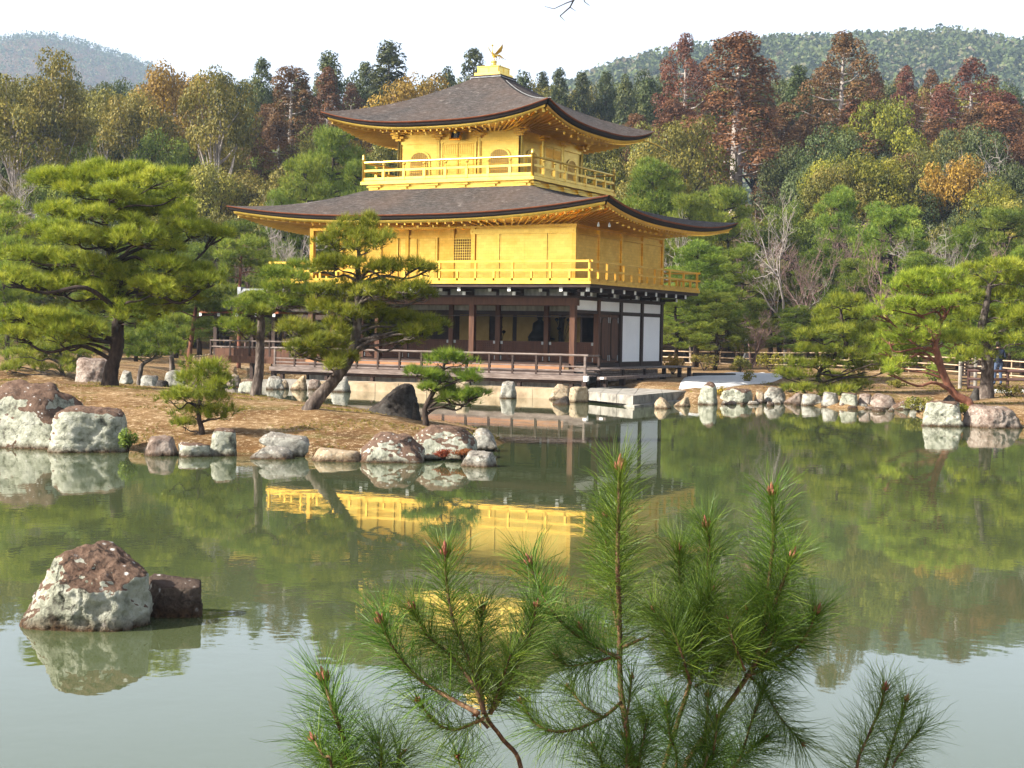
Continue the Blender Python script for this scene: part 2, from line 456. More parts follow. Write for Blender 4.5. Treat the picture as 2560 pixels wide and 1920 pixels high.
        st = t.ramp(t.math('ADD', pz.outputs[2], t.math('MULTIPLY', mid_n, 0.16)), [(0.09, 1.0), (0.20, 0.0)])
        c = t.mix(st, c, t.ramp(fine, [(0.35, (0.020, 0.014, 0.010)), (0.6, (0.10, 0.058, 0.030))]))
        nrm = t.bump(t.math('ADD', mid_n, t.math('MULTIPLY', fine, 0.4)), 1.0, 0.06)
        nrm = t.bump(crack, 0.5, -0.03, nrm)
        return t.done(t.bsdf(c, 0.92, 0, nrm, 0.15))
    M['rock_green'] = rock('rock_pale_green', (0.085, 0.078, 0.062), (0.29, 0.295, 0.225), (0.48, 0.475, 0.39), (0.16, 0.094, 0.064), 0.95, 0.9)
    M['rock_grey'] = rock('rock_grey', (0.075, 0.068, 0.06), (0.24, 0.228, 0.195), (0.43, 0.415, 0.36), (0.15, 0.105, 0.078), 0.4, 0.8)
    M['rock_brown'] = rock('rock_brown', (0.07, 0.05, 0.04), (0.21, 0.155, 0.125), (0.36, 0.30, 0.255), (0.17, 0.11, 0.08), 0.5, 0.7)
    M['rock_dark_brown'] = rock('rock_dark_brown', (0.025, 0.018, 0.015), (0.07, 0.05, 0.04), (0.13, 0.10, 0.08), (0.08, 0.05, 0.035), 0.6, 0.8)
    M['rock_dark'] = rock('rock_dark', (0.018, 0.015, 0.013), (0.045, 0.038, 0.033), (0.085, 0.078, 0.07), (0.045, 0.03, 0.02), 0.4, 0.1)
    M['rock_cream'] = rock('rock_cream', (0.13, 0.09, 0.055), (0.31, 0.23, 0.145), (0.47, 0.38, 0.265), (0.27, 0.17, 0.10), 0.2, 0.5)
    # plants
    M['needle'] = foliage('pine_needles', (0.063, 0.103, 0.009), (0.213, 0.259, 0.021), (0.425, 0.425, 0.046), 0.30)
    M['needle_deep'] = foliage('pine_needles_deep', (0.048, 0.098, 0.011), (0.167, 0.230, 0.023), (0.333, 0.362, 0.041), 0.30)
    M['needle_near'] = foliage('pine_needles_near', (0.026, 0.062, 0.008), (0.08, 0.155, 0.018), (0.19, 0.27, 0.036), 0.35, 0.4, 0.1)
    M['pine_far'] = foliage('pine_foliage_far', (0.05, 0.092, 0.014), (0.15, 0.205, 0.024), (0.285, 0.315, 0.04), 0.3)
    M['olive'] = foliage('olive_foliage', (0.075, 0.076, 0.016), (0.17, 0.158, 0.026), (0.32, 0.255, 0.042), 0.3)
    M['darkgreen'] = foliage('dark_conifer_foliage', (0.026, 0.04, 0.014), (0.066, 0.085, 0.024), (0.13, 0.135, 0.036), 0.25)
    M['brown'] = foliage('bronze_cedar_foliage', (0.045, 0.022, 0.009), (0.13, 0.06, 0.022), (0.23, 0.112, 0.04), 0.25)
    M['redbrown'] = foliage('red_bronze_cedar_foliage', (0.055, 0.018, 0.01), (0.15, 0.05, 0.024), (0.25, 0.092, 0.042), 0.25)
    M['orange'] = foliage('orange_brown_foliage', (0.12, 0.065, 0.012), (0.26, 0.145, 0.026), (0.42, 0.24, 0.035), 0.3)
    M['yellow'] = foliage('yellow_foliage', (0.138, 0.098, 0.011), (0.299, 0.213, 0.021), (0.460, 0.299, 0.025), 0.35)
    M['yellowgreen'] = foliage('yellow_green_foliage', (0.086, 0.098, 0.011), (0.190, 0.190, 0.021), (0.333, 0.276, 0.025), 0.35)
    M['twig_pink'] = simple('reddish_twigs', [(0.3, (0.16, 0.10, 0.085)), (0.7, (0.27, 0.18, 0.155))], 2, 3, 0.9, bump=0)
    M['bark_pale'] = simple('pale_bark', [(0.3, (0.20, 0.165, 0.14)), (0.7, (0.42, 0.37, 0.33))], 3, 5, 0.9, stretch=(1, 1, .4))
    M['bark_grey'] = simple('grey_plated_bark', [(0.3, (0.028, 0.021, 0.017)), (0.5, (0.085, 0.065, 0.053)), (0.72, (0.23, 0.19, 0.16))], 9, 6, 0.95, bump=1.0, bdist=0.05, stretch=(1, 1, .35), bscale=11)
    M['bark_dark'] = simple('dark_bark', [(0.3, (0.018, 0.013, 0.010)), (0.7, (0.075, 0.052, 0.04))], 8, 6, 0.95, bump=1.0, bdist=0.04, stretch=(1, 1, .35))
    M['bark_red'] = simple('red_pine_bark', [(0.3, (0.075, 0.03, 0.02)), (0.55, (0.19, 0.075, 0.045)), (0.75, (0.30, 0.16, 0.11))], 6, 6, 0.9, bump=0.8, bdist=0.03, stretch=(1, 1, .5))
    M['bark_shoot'] = simple('young_shoot_bark', [(0.35, (0.045, 0.022, 0.014)), (0.55, (0.13, 0.07, 0.035)), (0.7, (0.25, 0.16, 0.075))], 60, 5, 0.8, bump=0.8, bdist=0.004, stretch=(1, 1, .6), bscale=120)
    M['bud'] = simple('red_brown_bud', [(0.3, (0.16, 0.045, 0.028)), (0.6, (0.30, 0.10, 0.065)), (0.8, (0.42, 0.20, 0.14))], 90, 4, 0.65, bump=0.8, bdist=0.004)
    M['hill'] = foliage('hill_forest', (0.030, 0.048, 0.018), (0.085, 0.120, 0.040), (0.20, 0.170, 0.105), 0.2, 0.9, 0)
    M['fern'] = foliage('red_fern', (0.10, 0.022, 0.010), (0.20, 0.05, 0.018), (0.28, 0.11, 0.03), 0.3)
    # people
    for nm, c in (('skin', (0.42, 0.26, 0.19)), ('cloth_black', (0.012, 0.012, 0.014)), ('cloth_navy', (0.02, 0.028, 0.055)), ('cloth_grey', (0.30, 0.31, 0.33)),
                  ('cloth_jeans', (0.07, 0.10, 0.17)), ('cloth_white', (0.72, 0.72, 0.70)), ('hair', (0.014, 0.010, 0.008)), ('cloth_blue', (0.05, 0.12, 0.5)), ('cloth_beige', (0.36, 0.28, 0.20))):
        M[nm] = simple(nm, [(0.3, tuple(x * .85 for x in c)), (0.7, tuple(min(1, x * 1.12) for x in c))], 9, 3, 0.8, bump=0.1)
make_materials()

# ------------------------------------------------------------------ terrain
def poly_sd(px, py, poly):
    """signed distance, positive inside"""
    P = np.array(poly, float); Q = np.roll(P, -1, 0)
    px = np.asarray(px, float); py = np.asarray(py, float)
    best = np.full(px.shape, 1e9); inside = np.zeros(px.shape, bool)
    for (ax, ay), (bx, by) in zip(P, Q):
        dx, dy = bx - ax, by - ay
        t = np.clip(((px - ax) * dx + (py - ay) * dy) / (dx * dx + dy * dy + 1e-12), 0, 1)
        best = np.minimum(best, np.hypot(px - ax - t * dx, py - ay - t * dy))
        c = ((ay > py) != (by > py)) & (px < (bx - ax) * (py - ay) / (by - ay + 1e-12) + ax)
        inside ^= c
    return np.where(inside, best, -best)

NORTH = [ld(-900, 62), ld(-60, 60), ld(-24, 60), ld(-17.5, 61), ld(-15.0, 66), ld(-14.5, 76), ld(-11, 80), ld(-8, 78), (-12.2, 9.0), (-12.2, -1.2), (1.5, -.6),
         (3.2, -.9), (5.0, -1.9), (5.9, -1.9), (6.75, .5), (7.7, 1.5), (9.2, -.2), (10.4, -1.5), (12.5, .7), (13.6, -4.5), (15.2, -8.6), (16.9, -8.0), (21, -8), (40, -14), ld(60, 22), ld(900, 20), ld(2600, 5000), ld(-2600, 5000)]
ISLAND = [(-16, -37), (-8, -34.5), (-2, -31.6), (2.1, -29.6), (3.5, -29.5), (4.7, -29.1), (5.95, -29.0), (6.9, -28.5), (7.9, -28.3), (8.9, -27.8), (9.7, -27.2), (10.1, -26.4),
          (9.9, -24.6), (9.3, -22.8), (7.7, -20.6), (4.6, -18.2), (1.0, -16.0), (-3, -14.6), (-8, -14.4), (-14, -16.5), (-21, -23), (-24, -31)]
BANK = [ld(-60, -20), ld(-60, 5.2), ld(-6, 5.6), ld(0, 5.9), ld(5, 5.6), ld(14, 6.5), ld(60, 12), ld(60, -20)]
def wob(x, y, s, a):
    return a * (np.sin(x * s + 1.3 * np.sin(y * s * .7)) + np.sin(y * s * 1.31 + 2.1 * np.sin(x * s * .53)) + .5 * np.sin((x + y) * s * 2.3))
def ground_h(x, y):
    x = np.asarray(x, float); y = np.asarray(y, float)
    d = (x - CAM[0]) * FH[0] + (y - CAM[1]) * FH[1]
    s1 = poly_sd(x, y, NORTH); s3 = poly_sd(x, y, BANK)
    def land(s, h, k): return np.where(s > 0, h * (1 - np.exp(-np.maximum(s, 0) / k)), np.maximum(s * .5, -.9))
    z = land(s1, .56, 1.2)
    t = np.maximum(d - 98, 0)
    z = np.where(s1 > 0, z + np.minimum(t * t / (t + 40) * .17, 26) + wob(x, y, .35, .05) * np.minimum(s1 / 4, 1), z)
    return np.maximum(z, land(s3, .65, .8))
def island_h(x, y):
    s = poly_sd(x, y, ISLAND)
    x = np.asarray(x, float); y = np.asarray(y, float)
    h = .06 * np.clip(s * 6, 0, 1) + .98 * (1 - np.exp(-np.maximum(s, 0) / 4.8)) + wob(x, y, 1.1, .02) * np.clip(s, 0, 1) + wob(x, y, 4.7, .006) * np.clip(s * 2, 0, 1)
    return np.where(s > 0, h, np.maximum(s * .6, -.8))
def gz(x, y):
    return float(max(ground_h(np.array([x]), np.array([y]))[0], island_h(np.array([x]), np.array([y]))[0]))

dd = np.concatenate([np.arange(-18, 40, 1.0), np.arange(40, 110, .5), np.arange(110, 300, 3.0), np.array([310, 340, 380, 450, 600, 900, 1500, 2500, 4000, 6500])])
ll = np.concatenate([-np.array([5000, 2500, 1200, 700, 400, 250, 170, 120, 90, 70])[:], np.arange(-60, 60, .7), np.array([60, 70, 90, 120, 170, 250, 400, 700, 1200, 2500, 5000])])
LL, DD = np.meshgrid(ll, dd)
GX = CAM[0] + RT[0] * LL + FH[0] * DD; GY = CAM[1] + RT[1] * LL + FH[1] * DD
GZ = ground_h(GX.ravel(), GY.ravel()).reshape(GX.shape)
GM = grid_mesh('ground', GX, GY, GZ)
g = link('ground', GM, [MAT['ground'], MAT['forest_floor']], kind='structure')
far = ((DD[:-1, :-1] > 97)).ravel()
GM.polygons.foreach_set('material_index', far.astype(np.int32))
ix, iy = np.meshgrid(np.arange(-25, 12.5, .14), np.arange(-38, -13.5, .14))
link('island', grid_mesh('island', ix, iy, island_h(ix.ravel(), iy.ravel()).reshape(ix.shape)), MAT['ground'], kind='structure')
wm = MB(); a, b = ld(-400, -30), ld(400, -30); c, d = ld(400, 130), ld(-400, 130)
wm.add([(a[0], a[1], 0), (b[0], b[1], 0), (c[0], c[1], 0), (d[0], d[1], 0)], [(0, 1, 2, 3)])
wo = wm.build('pond_water', MAT['water'], kind='structure')

# ------------------------------------------------------------------ the golden pavilion
B = 2.12
PX0, PX1, PY0, PY1 = -5.5 * B, 0.0, 0.0, 4 * B
X3, Y3, H3 = -5.811, 4.24, 2.727
pav = thing('golden_pavilion', 'three-storey golden pavilion with dark curved bark roofs on the pond edge', 'pavilion', (-5.8, 4.2, 0))
G, GP, WD, WR, WG = MAT['gold'], MAT['gold_pale'], MAT['wood_dark'], MAT['wood_red'], MAT['wood_grey']

def roof(cx, cy, ex, ey, ix_, iy_, ze, zt, lift, pw, a, name):
    """hipped roof with upswept eaves; returns function giving the eave edge"""
    NS, NTt = 40, 16
    def edge(side, s):                       # s -1..1 along the eave
        u = abs(s)
        L = lift * u ** pw
        out = .0 + .05 * u ** 3
        if side == 0: return (cx + ex * s, cy - ey - out, ze + L)
        if side == 1: return (cx + ex + out, cy + ey * s, ze + L)
        if side == 2: return (cx - ex * s, cy + ey + out, ze + L)
        return (cx - ex - out, cy - ey * s, ze + L)
    def inner(side, s):
        if side == 0: return (cx + ix_ * s, cy - iy_)
        if side == 1: return (cx + ix_, cy + iy_ * s)
        if side == 2: return (cx - ix_ * s, cy + iy_)
        return (cx - ix_, cy - iy_ * s)
    def off(side, s, dx, dz):                # point moved inwards from the edge by dx and down by dz
        p = edge(side, s); k = 1 - dx / ex; k2 = 1 - dx / ey
        return (cx + (p[0] - cx) * k, cy + (p[1] - cy) * k2, p[2] + dz)
    top = MB(); red = MB(); blk = MB(); gld = MB(); sof = MB()
    for side in range(4):
        vs = []; fs = []
        for j in range(NTt + 1):
            t = j / NTt
            for i in range(NS + 1):
                s = -1 + 2 * i / NS
                e = edge(side, s); q = inner(side, s)
                L = e[2] - ze
                z = ze + L * (1 - t) ** 2.2 + (zt - ze) * (a * t + (1 - a) * t * t)
                vs.append((e[0] + (q[0] - e[0]) * t, e[1] + (q[1] - e[1]) * t, z))
        w = NS + 1
        for j in range(NTt):
            for i in range(NS): fs.append((j * w + i, j * w + i + 1, (j + 1) * w + i + 1, (j + 1) * w + i))
        top.add(vs, fs)
        def band(mb, prof):
            vs = []; fs = []
            for i in range(NS + 1):
                s = -1 + 2 * i / NS
                for (dx, dz) in prof: vs.append(off(side, s, dx, dz))
            n = len(prof)
            for i in range(NS):
                for k in range(n - 1): fs.append((i * n + k, (i + 1) * n + k, (i + 1) * n + k + 1, i * n + k + 1))
            mb.add(vs, fs)
        band(red, [(0, 0), (.012, -.045), (.05, -.055)])
        band(blk, [(.05, -.055), (.07, -.13), (.10, -.19), (.20, -.20)])
        band(gld, [(.20, -.20), (.21, -.30), (.30, -.31)])
    r = top.mesh('roof')
    bm = bmesh.new(); bm.from_mesh(r); bmesh.ops.remove_doubles(bm, verts=bm.verts, dist=.002); bmesh.ops.recalc_face_normals(bm, faces=bm.faces); bm.to_mesh(r); bm.free()
    r.polygons.foreach_set('use_smooth', [True] * len(r.polygons))
    ro = link('roof', r, MAT['bark_roof'], pav, label=name)
    for mb, nm, m in ((red, 'eave_top_layer', MAT['eave_red']), (blk, 'eave_lower_layers', MAT['eave_black']), (gld, 'eave_board', GP)):
        me = mb.mesh(nm, True)
        bm = bmesh.new(); bm.from_mesh(me); bmesh.ops.remove_doubles(bm, verts=bm.verts, dist=.003); bm.to_mesh(me); bm.free()
        o = link(nm, me, m, None); o.parent = ro
    return edge, off, ro

def soffit(off, wx0, wx1, wy0, wy1, zw, name='soffit'):
    mb = MB(); NS = 40
    def wall(side, s):
        mx, my, hx, hy = (wx0 + wx1) / 2, (wy0 + wy1) / 2, (wx1 - wx0) / 2, (wy1 - wy0) / 2
        if side == 0: return (mx + hx * s, wy0, zw)
        if side == 1: return (wx1, my + hy * s, zw)
        if side == 2: return (mx - hx * s, wy1, zw)
        return (wx0, my - hy * s, zw)
    for side in range(4):
        vs = []; fs = []
        for i in range(NS + 1):
            s = -1 + 2 * i / NS
            e = off(side, s, .30, -.31); w = wall(side, s)
            for k in range(5):
                t = k / 4
                vs.append((e[0] + (w[0] - e[0]) * t, e[1] + (w[1] - e[1]) * t, e[2] + (w[2] - e[2]) * (t ** .85)))
        for i in range(NS):
            for k in range(4): fs.append((i * 5 + k, (i + 1) * 5 + k, (i + 1) * 5 + k + 1, i * 5 + k + 1))
        mb.add(vs, fs)
    me = mb.mesh(name, True)
    bm = bmesh.new(); bm.from_mesh(me); bmesh.ops.remove_doubles(bm, verts=bm.verts, dist=.003); bm.to_mesh(me); bm.free()
    link(name, me, G, pav)
    return wall

def rafters(off, wall, sides, n, w=.06, h=.085):
    for side in sides:
        for i in range(n):
            s = -0.985 + 1.97 * i / (n - 1)
            a = off(side, s, .27, -.335); b = wall(side, s)
            MB().beam((a[0], a[1], a[2]), (b[0], b[1], b[2] - .06), w, h).build('rafter', G, pav)

# --- lower (second-storey) roof and upper roof
e2, o2, roof2 = roof(-5.83, 4.24, 8.25, 6.68, 3.72, 3.72, 6.63, 7.86, .50, 2.6, .72, 'broad lower roof of dark cypress bark')
w2 = soffit(o2, PX0 + .05, PX1 - .05, PY0 + .05, PY1 - .05, 6.42)
rafters(o2, w2, (0, 1, 3), 46)
e3, o3, roof3 = roof(X3, Y3, 5.0, 5.0, .66, .66, 10.32, 12.58, .58, 2.7, .75, 'upper pyramid roof of dark cypress bark')
w3 = soffit(o3, X3 - H3 + .05, X3 + H3 - .05, Y3 - H3 + .05, Y3 + H3 - .05, 10.22)
rafters(o3, w3, (0, 1, 2, 3), 34)
# rafter end blocks under the eaves (the little pale ticks)
for off_, sides, n, d0 in ((o2, (0, 1), 21, .95), (o3, (0, 1), 13, .8)):
    for side in sides:
        for i in range(n):
            s = -.93 + 1.86 * i / (n - 1)
            p = off_(side, s, d0, -.36)
            box('eave_block', GP, pav, p[0] - .04, p[0] + .04, p[1] - .04, p[1] + .04, p[2] - .07, p[2] + .03)
# hip corner beams sticking out below the eaves
for off_, sg in ((o2, .72), (o3, .72)):
    for side in (0, 1, 2, 3):
        a = Vector(off_(side, 1, .34, -.40)); b = Vector(off_(side, sg, 2.2, -.42))
        MB().beam(a, b, .12, .13).build('hip_rafter', GP, pav)
# golden spout reaching out from the far corner
p = Vector(o3(1, .97, .3, -.36)); MB().tube([p, p + Vector((.4, .5, -.16)), p + Vector((.75, 1.1, -.40))], [.035, .03, .02], 6).build('corner_spout', G, pav)
# chain down the hip of the upper roof
mb = MB()
for i in range(56):
    t = .03 + .88 * i / 55
    e = e3(1, -1); L = e[2] - 10.32
    x = e[0] + (X3 + .66 - e[0]) * t; y = e[1] + (Y3 - .66 - e[1]) * t
    z = 10.32 + L * (1 - t) ** 2.2 + 2.26 * (.75 * t + .25 * t * t) + .035
    mb.box(x + .06, x + .085, y + .05, y + .075, z - .03, z + .0)
mb.build('ridge_chain', MAT['rail_chain'], pav, kind='stuff')
# crown of the roof
box('ridge_base', MAT['bark_roof'], pav, X3 - .68, X3 + .68, Y3 - .68, Y3 + .68, 12.50, 12.70)
box('ridge_base_trim', MAT['ridge_tile'], pav, X3 - .70, X3 + .70, Y3 - .70, Y3 + .70, 12.60, 12.63)
box('finial_step', GP, pav, X3 - .58, X3 + .58, Y3 - .58, Y3 + .58, 12.70, 12.82)
fs_ = box('finial_box', GP, pav, X3 - .47, X3 + .47, Y3 - .47, Y3 + .47, 12.82, 13.06)
box('finial_cap', GP, pav, X3 - .50, X3 + .50, Y3 - .50, Y3 + .50, 13.06, 13.095)
for k in (-.46, 0, .46):
    box('finial_rib', GP, pav, X3 + .465, X3 + .485, Y3 + k - .025, Y3 + k + .025, 12.83, 13.05)
    box('finial_rib', GP, pav, X3 + k - .025, X3 + k + .025, Y3 - .485, Y3 - .465, 12.83, 13.05)
MB().lathe((X3, Y3, 13.09), [(.24, 0), (.20, .06), (.13, .10), (.11, .20), (.14, .24), (.12, .27)], 12).build('finial_pedestal', GP, pav, smooth=True)

# --- third storey
zf3 = 8.215
box('storey_skirt', GP, pav, X3 - 3.62, X3 + 3.62, Y3 - 3.62, Y3 + 3.62, 7.55, 8.08)
box('balcony_floor', GP, pav, X3 - 3.86, X3 + 3.86, Y3 - 3.86, Y3 + 3.86, 8.08, 8.20)
box('balcony_sill', GP, pav, X3 - 3.79, X3 + 3.79, Y3 - 3.79, Y3 + 3.79, 8.20, 8.245)
box('skirt_base', GP, pav, X3 - 3.70, X3 + 3.70, Y3 - 3.70, Y3 + 3.70, 7.50, 7.80)
for (sx, sy) in ((1, 0), (0, -1), (-1, 0)):
    for k in range(6):
        t = -3.3 + 6.6 * k / 5
        for j, (w, z0, z1) in enumerate(((.16, 7.90, 7.97), (.30, 7.98, 8.05))):
            if sx: box('skirt_bracket', GP, pav, X3 + sx * 3.62, X3 + sx * (3.70 + .04 * j), Y3 + t - w, Y3 + t + w, z0, z1)
            else: box('skirt_bracket', GP, pav, X3 + t - w, X3 + t + w, Y3 + sy * (3.70 + .04 * j), Y3 + sy * 3.62, z0, z1)
ro3 = 3.77
def giboshi(x, y, z0, z1):
    MB().lathe((x, y, z0), [(.062, 0), (.062, z1 - z0), (.075, z1 - z0 + .01), (.075, z1 - z0 + .04), (.05, z1 - z0 + .06), (.07, z1 - z0 + .12), (.05, z1 - z0 + .18), (.008, z1 - z0 + .24)], 10).build('corner_post', GP, pav, smooth=True)
for sx in (-1, 1):
    for sy in (-1, 1): giboshi(X3 + sx * ro3, Y3 + sy * ro3, 8.2, 9.06)
for sgn, ax in ((-1, 'x'), (1, 'y'), (1, 'x'), (-1, 'y')):
    for k in range(1, 8):
        t = -ro3 + 2 * ro3 * k / 8
        x, y = (X3 + t, Y3 + sgn * ro3) if ax == 'x' else (X3 + sgn * ro3, Y3 + t)
        box('railing_post', GP, pav, x - .055, x + .055, y - .055, y + .055, 8.24, 8.66)
        MB().lathe((x, y, 8.66), [(.03, 0), (.03, .15), (.07, .19), (.07, .235)], 8).build('railing_strut', GP, pav)
    for z, w, h in ((8.955, .085, .085), (8.63, .075, .085), (8.30, .085, .10)):
        a = (X3 - ro3, Y3 + sgn * ro3, z) if ax == 'x' else (X3 + sgn * ro3, Y3 - ro3, z)
        b = (X3 + ro3, Y3 + sgn * ro3, z) if ax == 'x' else (X3 + sgn * ro3, Y3 + ro3, z)
        if z > 8.9: MB().tube([a, b], .042, 8).build('hand_rail', GP, pav)
        else: MB().beam(a, b, w, h).build('railing_rail', GP, pav)

def wallpt(face, t, n, z):
    """third-storey wall coordinates: t along the wall (seen from outside left to right), n outwards"""
    if face == 'S': return (X3 + t, Y3 - H3 - n, z)
    if face == 'E': return (X3 + H3 + n, Y3 + t, z)
    if face == 'N': return (X3 - t, Y3 + H3 + n, z)
    return (X3 - H3 - n, Y3 - t, z)
def wbox(name, mat, face, t0, t1, n0, n1, z0, z1, parent=None):
    a = wallpt(face, t0, n0, z0); b = wallpt(face, t1, n1, z1)
    o = box(name, mat, pav, min(a[0], b[0]), max(a[0], b[0]), min(a[1], b[1]), max(a[1], b[1]), z0, z1)
    return o
def arch_outline(tc, w, z0, z1, n=14):
    pts = [(tc - w * .53, z0), (tc + w * .53, z0)]
    for i in range(n + 1):
        an = math.pi * i / n
        x = tc + w * .5 * math.cos(an); zz = z1 - .40 + .40 * (math.sin(an) ** .75)
        pts.append((x, zz))
    return pts
def face_prism(name, mat, face, outline, n0, n1, parent=pav):
    mb = MB(); k = len(outline)
    vs = [wallpt(face, t, n0, z) for t, z in outline] + [wallpt(face, t, n1, z) for t, z in outline]
    mb.add(vs, [tuple(range(k)), tuple(range(2 * k - 1, k - 1, -1))] + [(i, (i + 1) % k, k + (i + 1) % k, k + i) for i in range(k)])
    return mb.build(name, mat, parent)
MAT['gold_shade'] = gold_mat('gilt_window_paper', (0.82, 0.58, 0.22), (0.74, 0.50, 0.18), 0.2, 0.7)
for face in 'SENW':
    wbox('wall', GP, face, -H3, H3, -.10, 0, 8.2, 10.25)
    for k in range(4):
        t = -H3 + 2 * H3 * k / 3
        a = wallpt(face, t, 0, 0)
        MB().lathe((a[0], a[1], 8.2), [(.095, 0), (.095, 1.80)], 10).build('column', GP, pav, smooth=False)
        # stacked bracket on the column head
        for (hw, n1, z0, z1) in ((.12, .16, 9.88, 9.96), (.26, .20, 9.97, 10.05), (.12, .34, 10.06, 10.12), (.34, .24, 10.13, 10.19)):
            wbox('column_bracket', G, face, t - hw, t + hw, -.05, n1, z0, z1)
    wbox('lintel', GP, face, -H3, H3, .002, .05, 9.74, 9.86)
    wbox('floor_sill', GP, face, -H3, H3, .002, .06, 8.24, 8.36)
    wbox('wall_plate', GP, face, -H3 - .2, H3 + .2, .0, .07, 10.19, 10.26)
    for tc in (-1.80, 1.80):
        face_prism('window_frame', GP, face, arch_outline(tc, .98, 8.38, 9.46), .003, .045)
        wn = face_prism('window', MAT['gold_shade'], face, arch_outline(tc, .84, 8.40, 9.40), .005, .050)
        mbw = MB()
        for k in range(9):
            tt = tc - .36 + .72 * k / 8
            zt = 9.02 + .38 * max(0, 1 - ((tt - tc) / .42) ** 2) ** .5
            a = wallpt(face, tt, .056, 8.40); b = wallpt(face, tt, .056, zt)
            mbw.beam(a, b, .020, .020, up=(1, 0, 0) if face in 'SN' else (0, 1, 0))
        for z in (8.62, 8.86, 9.10):
            mbw.beam(wallpt(face, tc - .41, .06, z), wallpt(face, tc + .41, .06, z), .018, .018)
        o = mbw.build('window_bars', G, None, kind='stuff'); o.parent = wn
    wbox('door_frame', GP, face, -.80, -.72, .003, .07, 8.36, 9.74)
    wbox('door_frame', GP, face, .72, .80, .003, .07, 8.36, 9.74)
    for sd in (-1, 1):
        t0, t1 = (sd * .02, sd * .71)
        t0, t1 = min(t0, t1), max(t0, t1)
        dr = wbox('door', GP, face, t0, t1, .003, .045, 8.37, 9.72)
        for (z0, z1) in ((8.44, 8.78), (8.84, 9.22), (9.28, 9.66)):
            mbd = MB()
            n = 8 if z0 > 9.2 else 2
            for k in range(n):
                tt = t0 + .05 + (t1 - t0 - .10) * k / (n - 1)
                mbd.beam(wallpt(face, tt, .05, z0), wallpt(face, tt, .05, z1), .022, .022, up=(1, 0, 0) if face in 'SN' else (0, 1, 0))
            for z in (z0, z1):
                mbd.beam(wallpt(face, t0 + .02, .05, z), wallpt(face, t1 - .02, .05, z), .022, .03)
            o = mbd.build('door_panel_frame', G, None, kind='stuff'); o.parent = dr
# name board below the eave
sgn = thing('name_board', 'black name board with gilt frame and three characters under the upper eave', 'sign', (X3 - .02, Y3 - H3 - .25, 9.8))
SM = Matrix.Translation((X3 + .03, Y3 - H3 - .30, 10.06)) @ Matrix.Rotation(R_(-20), 4, 'X')
def sgn_part(mb, name, mat, parent=sgn, **k):
    me = mb.mesh(name); me.transform(SM); return link(name, me, mat, parent, **k)
sgn_part(MB().box(-.20, .20, -.02, .02, -.24, .24), 'board', MAT['black'])
for nm, bx in (('frame_rail', (-.25, .25, -.05, .025, .22, .28)), ('frame_rail', (-.25, .25, -.05, .025, -.28, -.22)), ('frame_stile', (-.25, -.19, -.045, .025, -.22, .22)), ('frame_stile', (.19, .25, -.045, .025, -.22, .22))):
    sgn_part(MB().box(*bx), nm, G)
for i, ch in enumerate('究竟頂'):
    cu = bpy.data.curves.new('character', 'FONT'); cu.body = ch; cu.size = .17; cu.extrude = .004; cu.align_x = 'CENTER'; cu.align_y = 'CENTER'
    tmp = bpy.data.objects.new('tmp', cu); COL.objects.link(tmp)
    bpy.context.view_layer.update()
    me = bpy.data.meshes.new_from_object(tmp.evaluated_get(bpy.context.evaluated_depsgraph_get()))
    bpy.data.objects.remove(tmp)
    me.transform(SM @ Matrix.Translation((0, -.026, .145 - .145 * i)) @ Matrix.Rotation(R_(90), 4, 'X'))
    me.materials.clear()
    link('character', me, MAT['white_tip'], sgn)

# --- second storey
zd2 = 4.10
box('balcony_floor', G, pav, PX0 - 1.25, PX1 + 1.25, PY0 - 1.25, PY1 + 1.25, zd2, zd2 + .10)
box('balcony_edge_beam', WD, pav, PX0 - 1.20, PX1 + 1.20, PY0 - 1.20, PY1 + 1.20, zd2 - .12, zd2 - .002)
box('balcony_underside', WD, pav, PX0 - .9, PX1 + .9, PY0 - .9, PY1 + .9, zd2 - .16, zd2 - .125)
ro2 = 1.15
xa, xb, ya, yb = PX0 - ro2, PX1 + ro2, PY0 - ro2, PY1 + ro2
def rail2(p, q, n):
    p = Vector(p); q = Vector(q); d = (q - p).normalized()
    for z, w, h, e in ((4.925, .075, .075, .14), (4.60, .065, .075, .14), (4.26, .08, .09, .08)):
        a = p - d * e; b = q + d * e
        MB().beam((a.x, a.y, z), (b.x, b.y, z), w, h).build('railing_rail', G, pav)
    for i in range(n + 1):
        c = p + (q - p) * (i / n)
        top = 4.888 if i % 2 == 0 else 4.562
        if i in (0, n) and abs(d.y) > .5: continue
        box('railing_post', G, pav, c.x - .04, c.x + .04, c.y - .04, c.y + .04, zd2 + .10, top)
rail2((xa, ya, 0), (xb, ya, 0), 18); rail2((xb, ya, 0), (xb, yb, 0), 14); rail2((xb, yb, 0), (xa, yb, 0), 18); rail2((xa, yb, 0), (xa, ya, 0), 14)
zf2 = 4.2
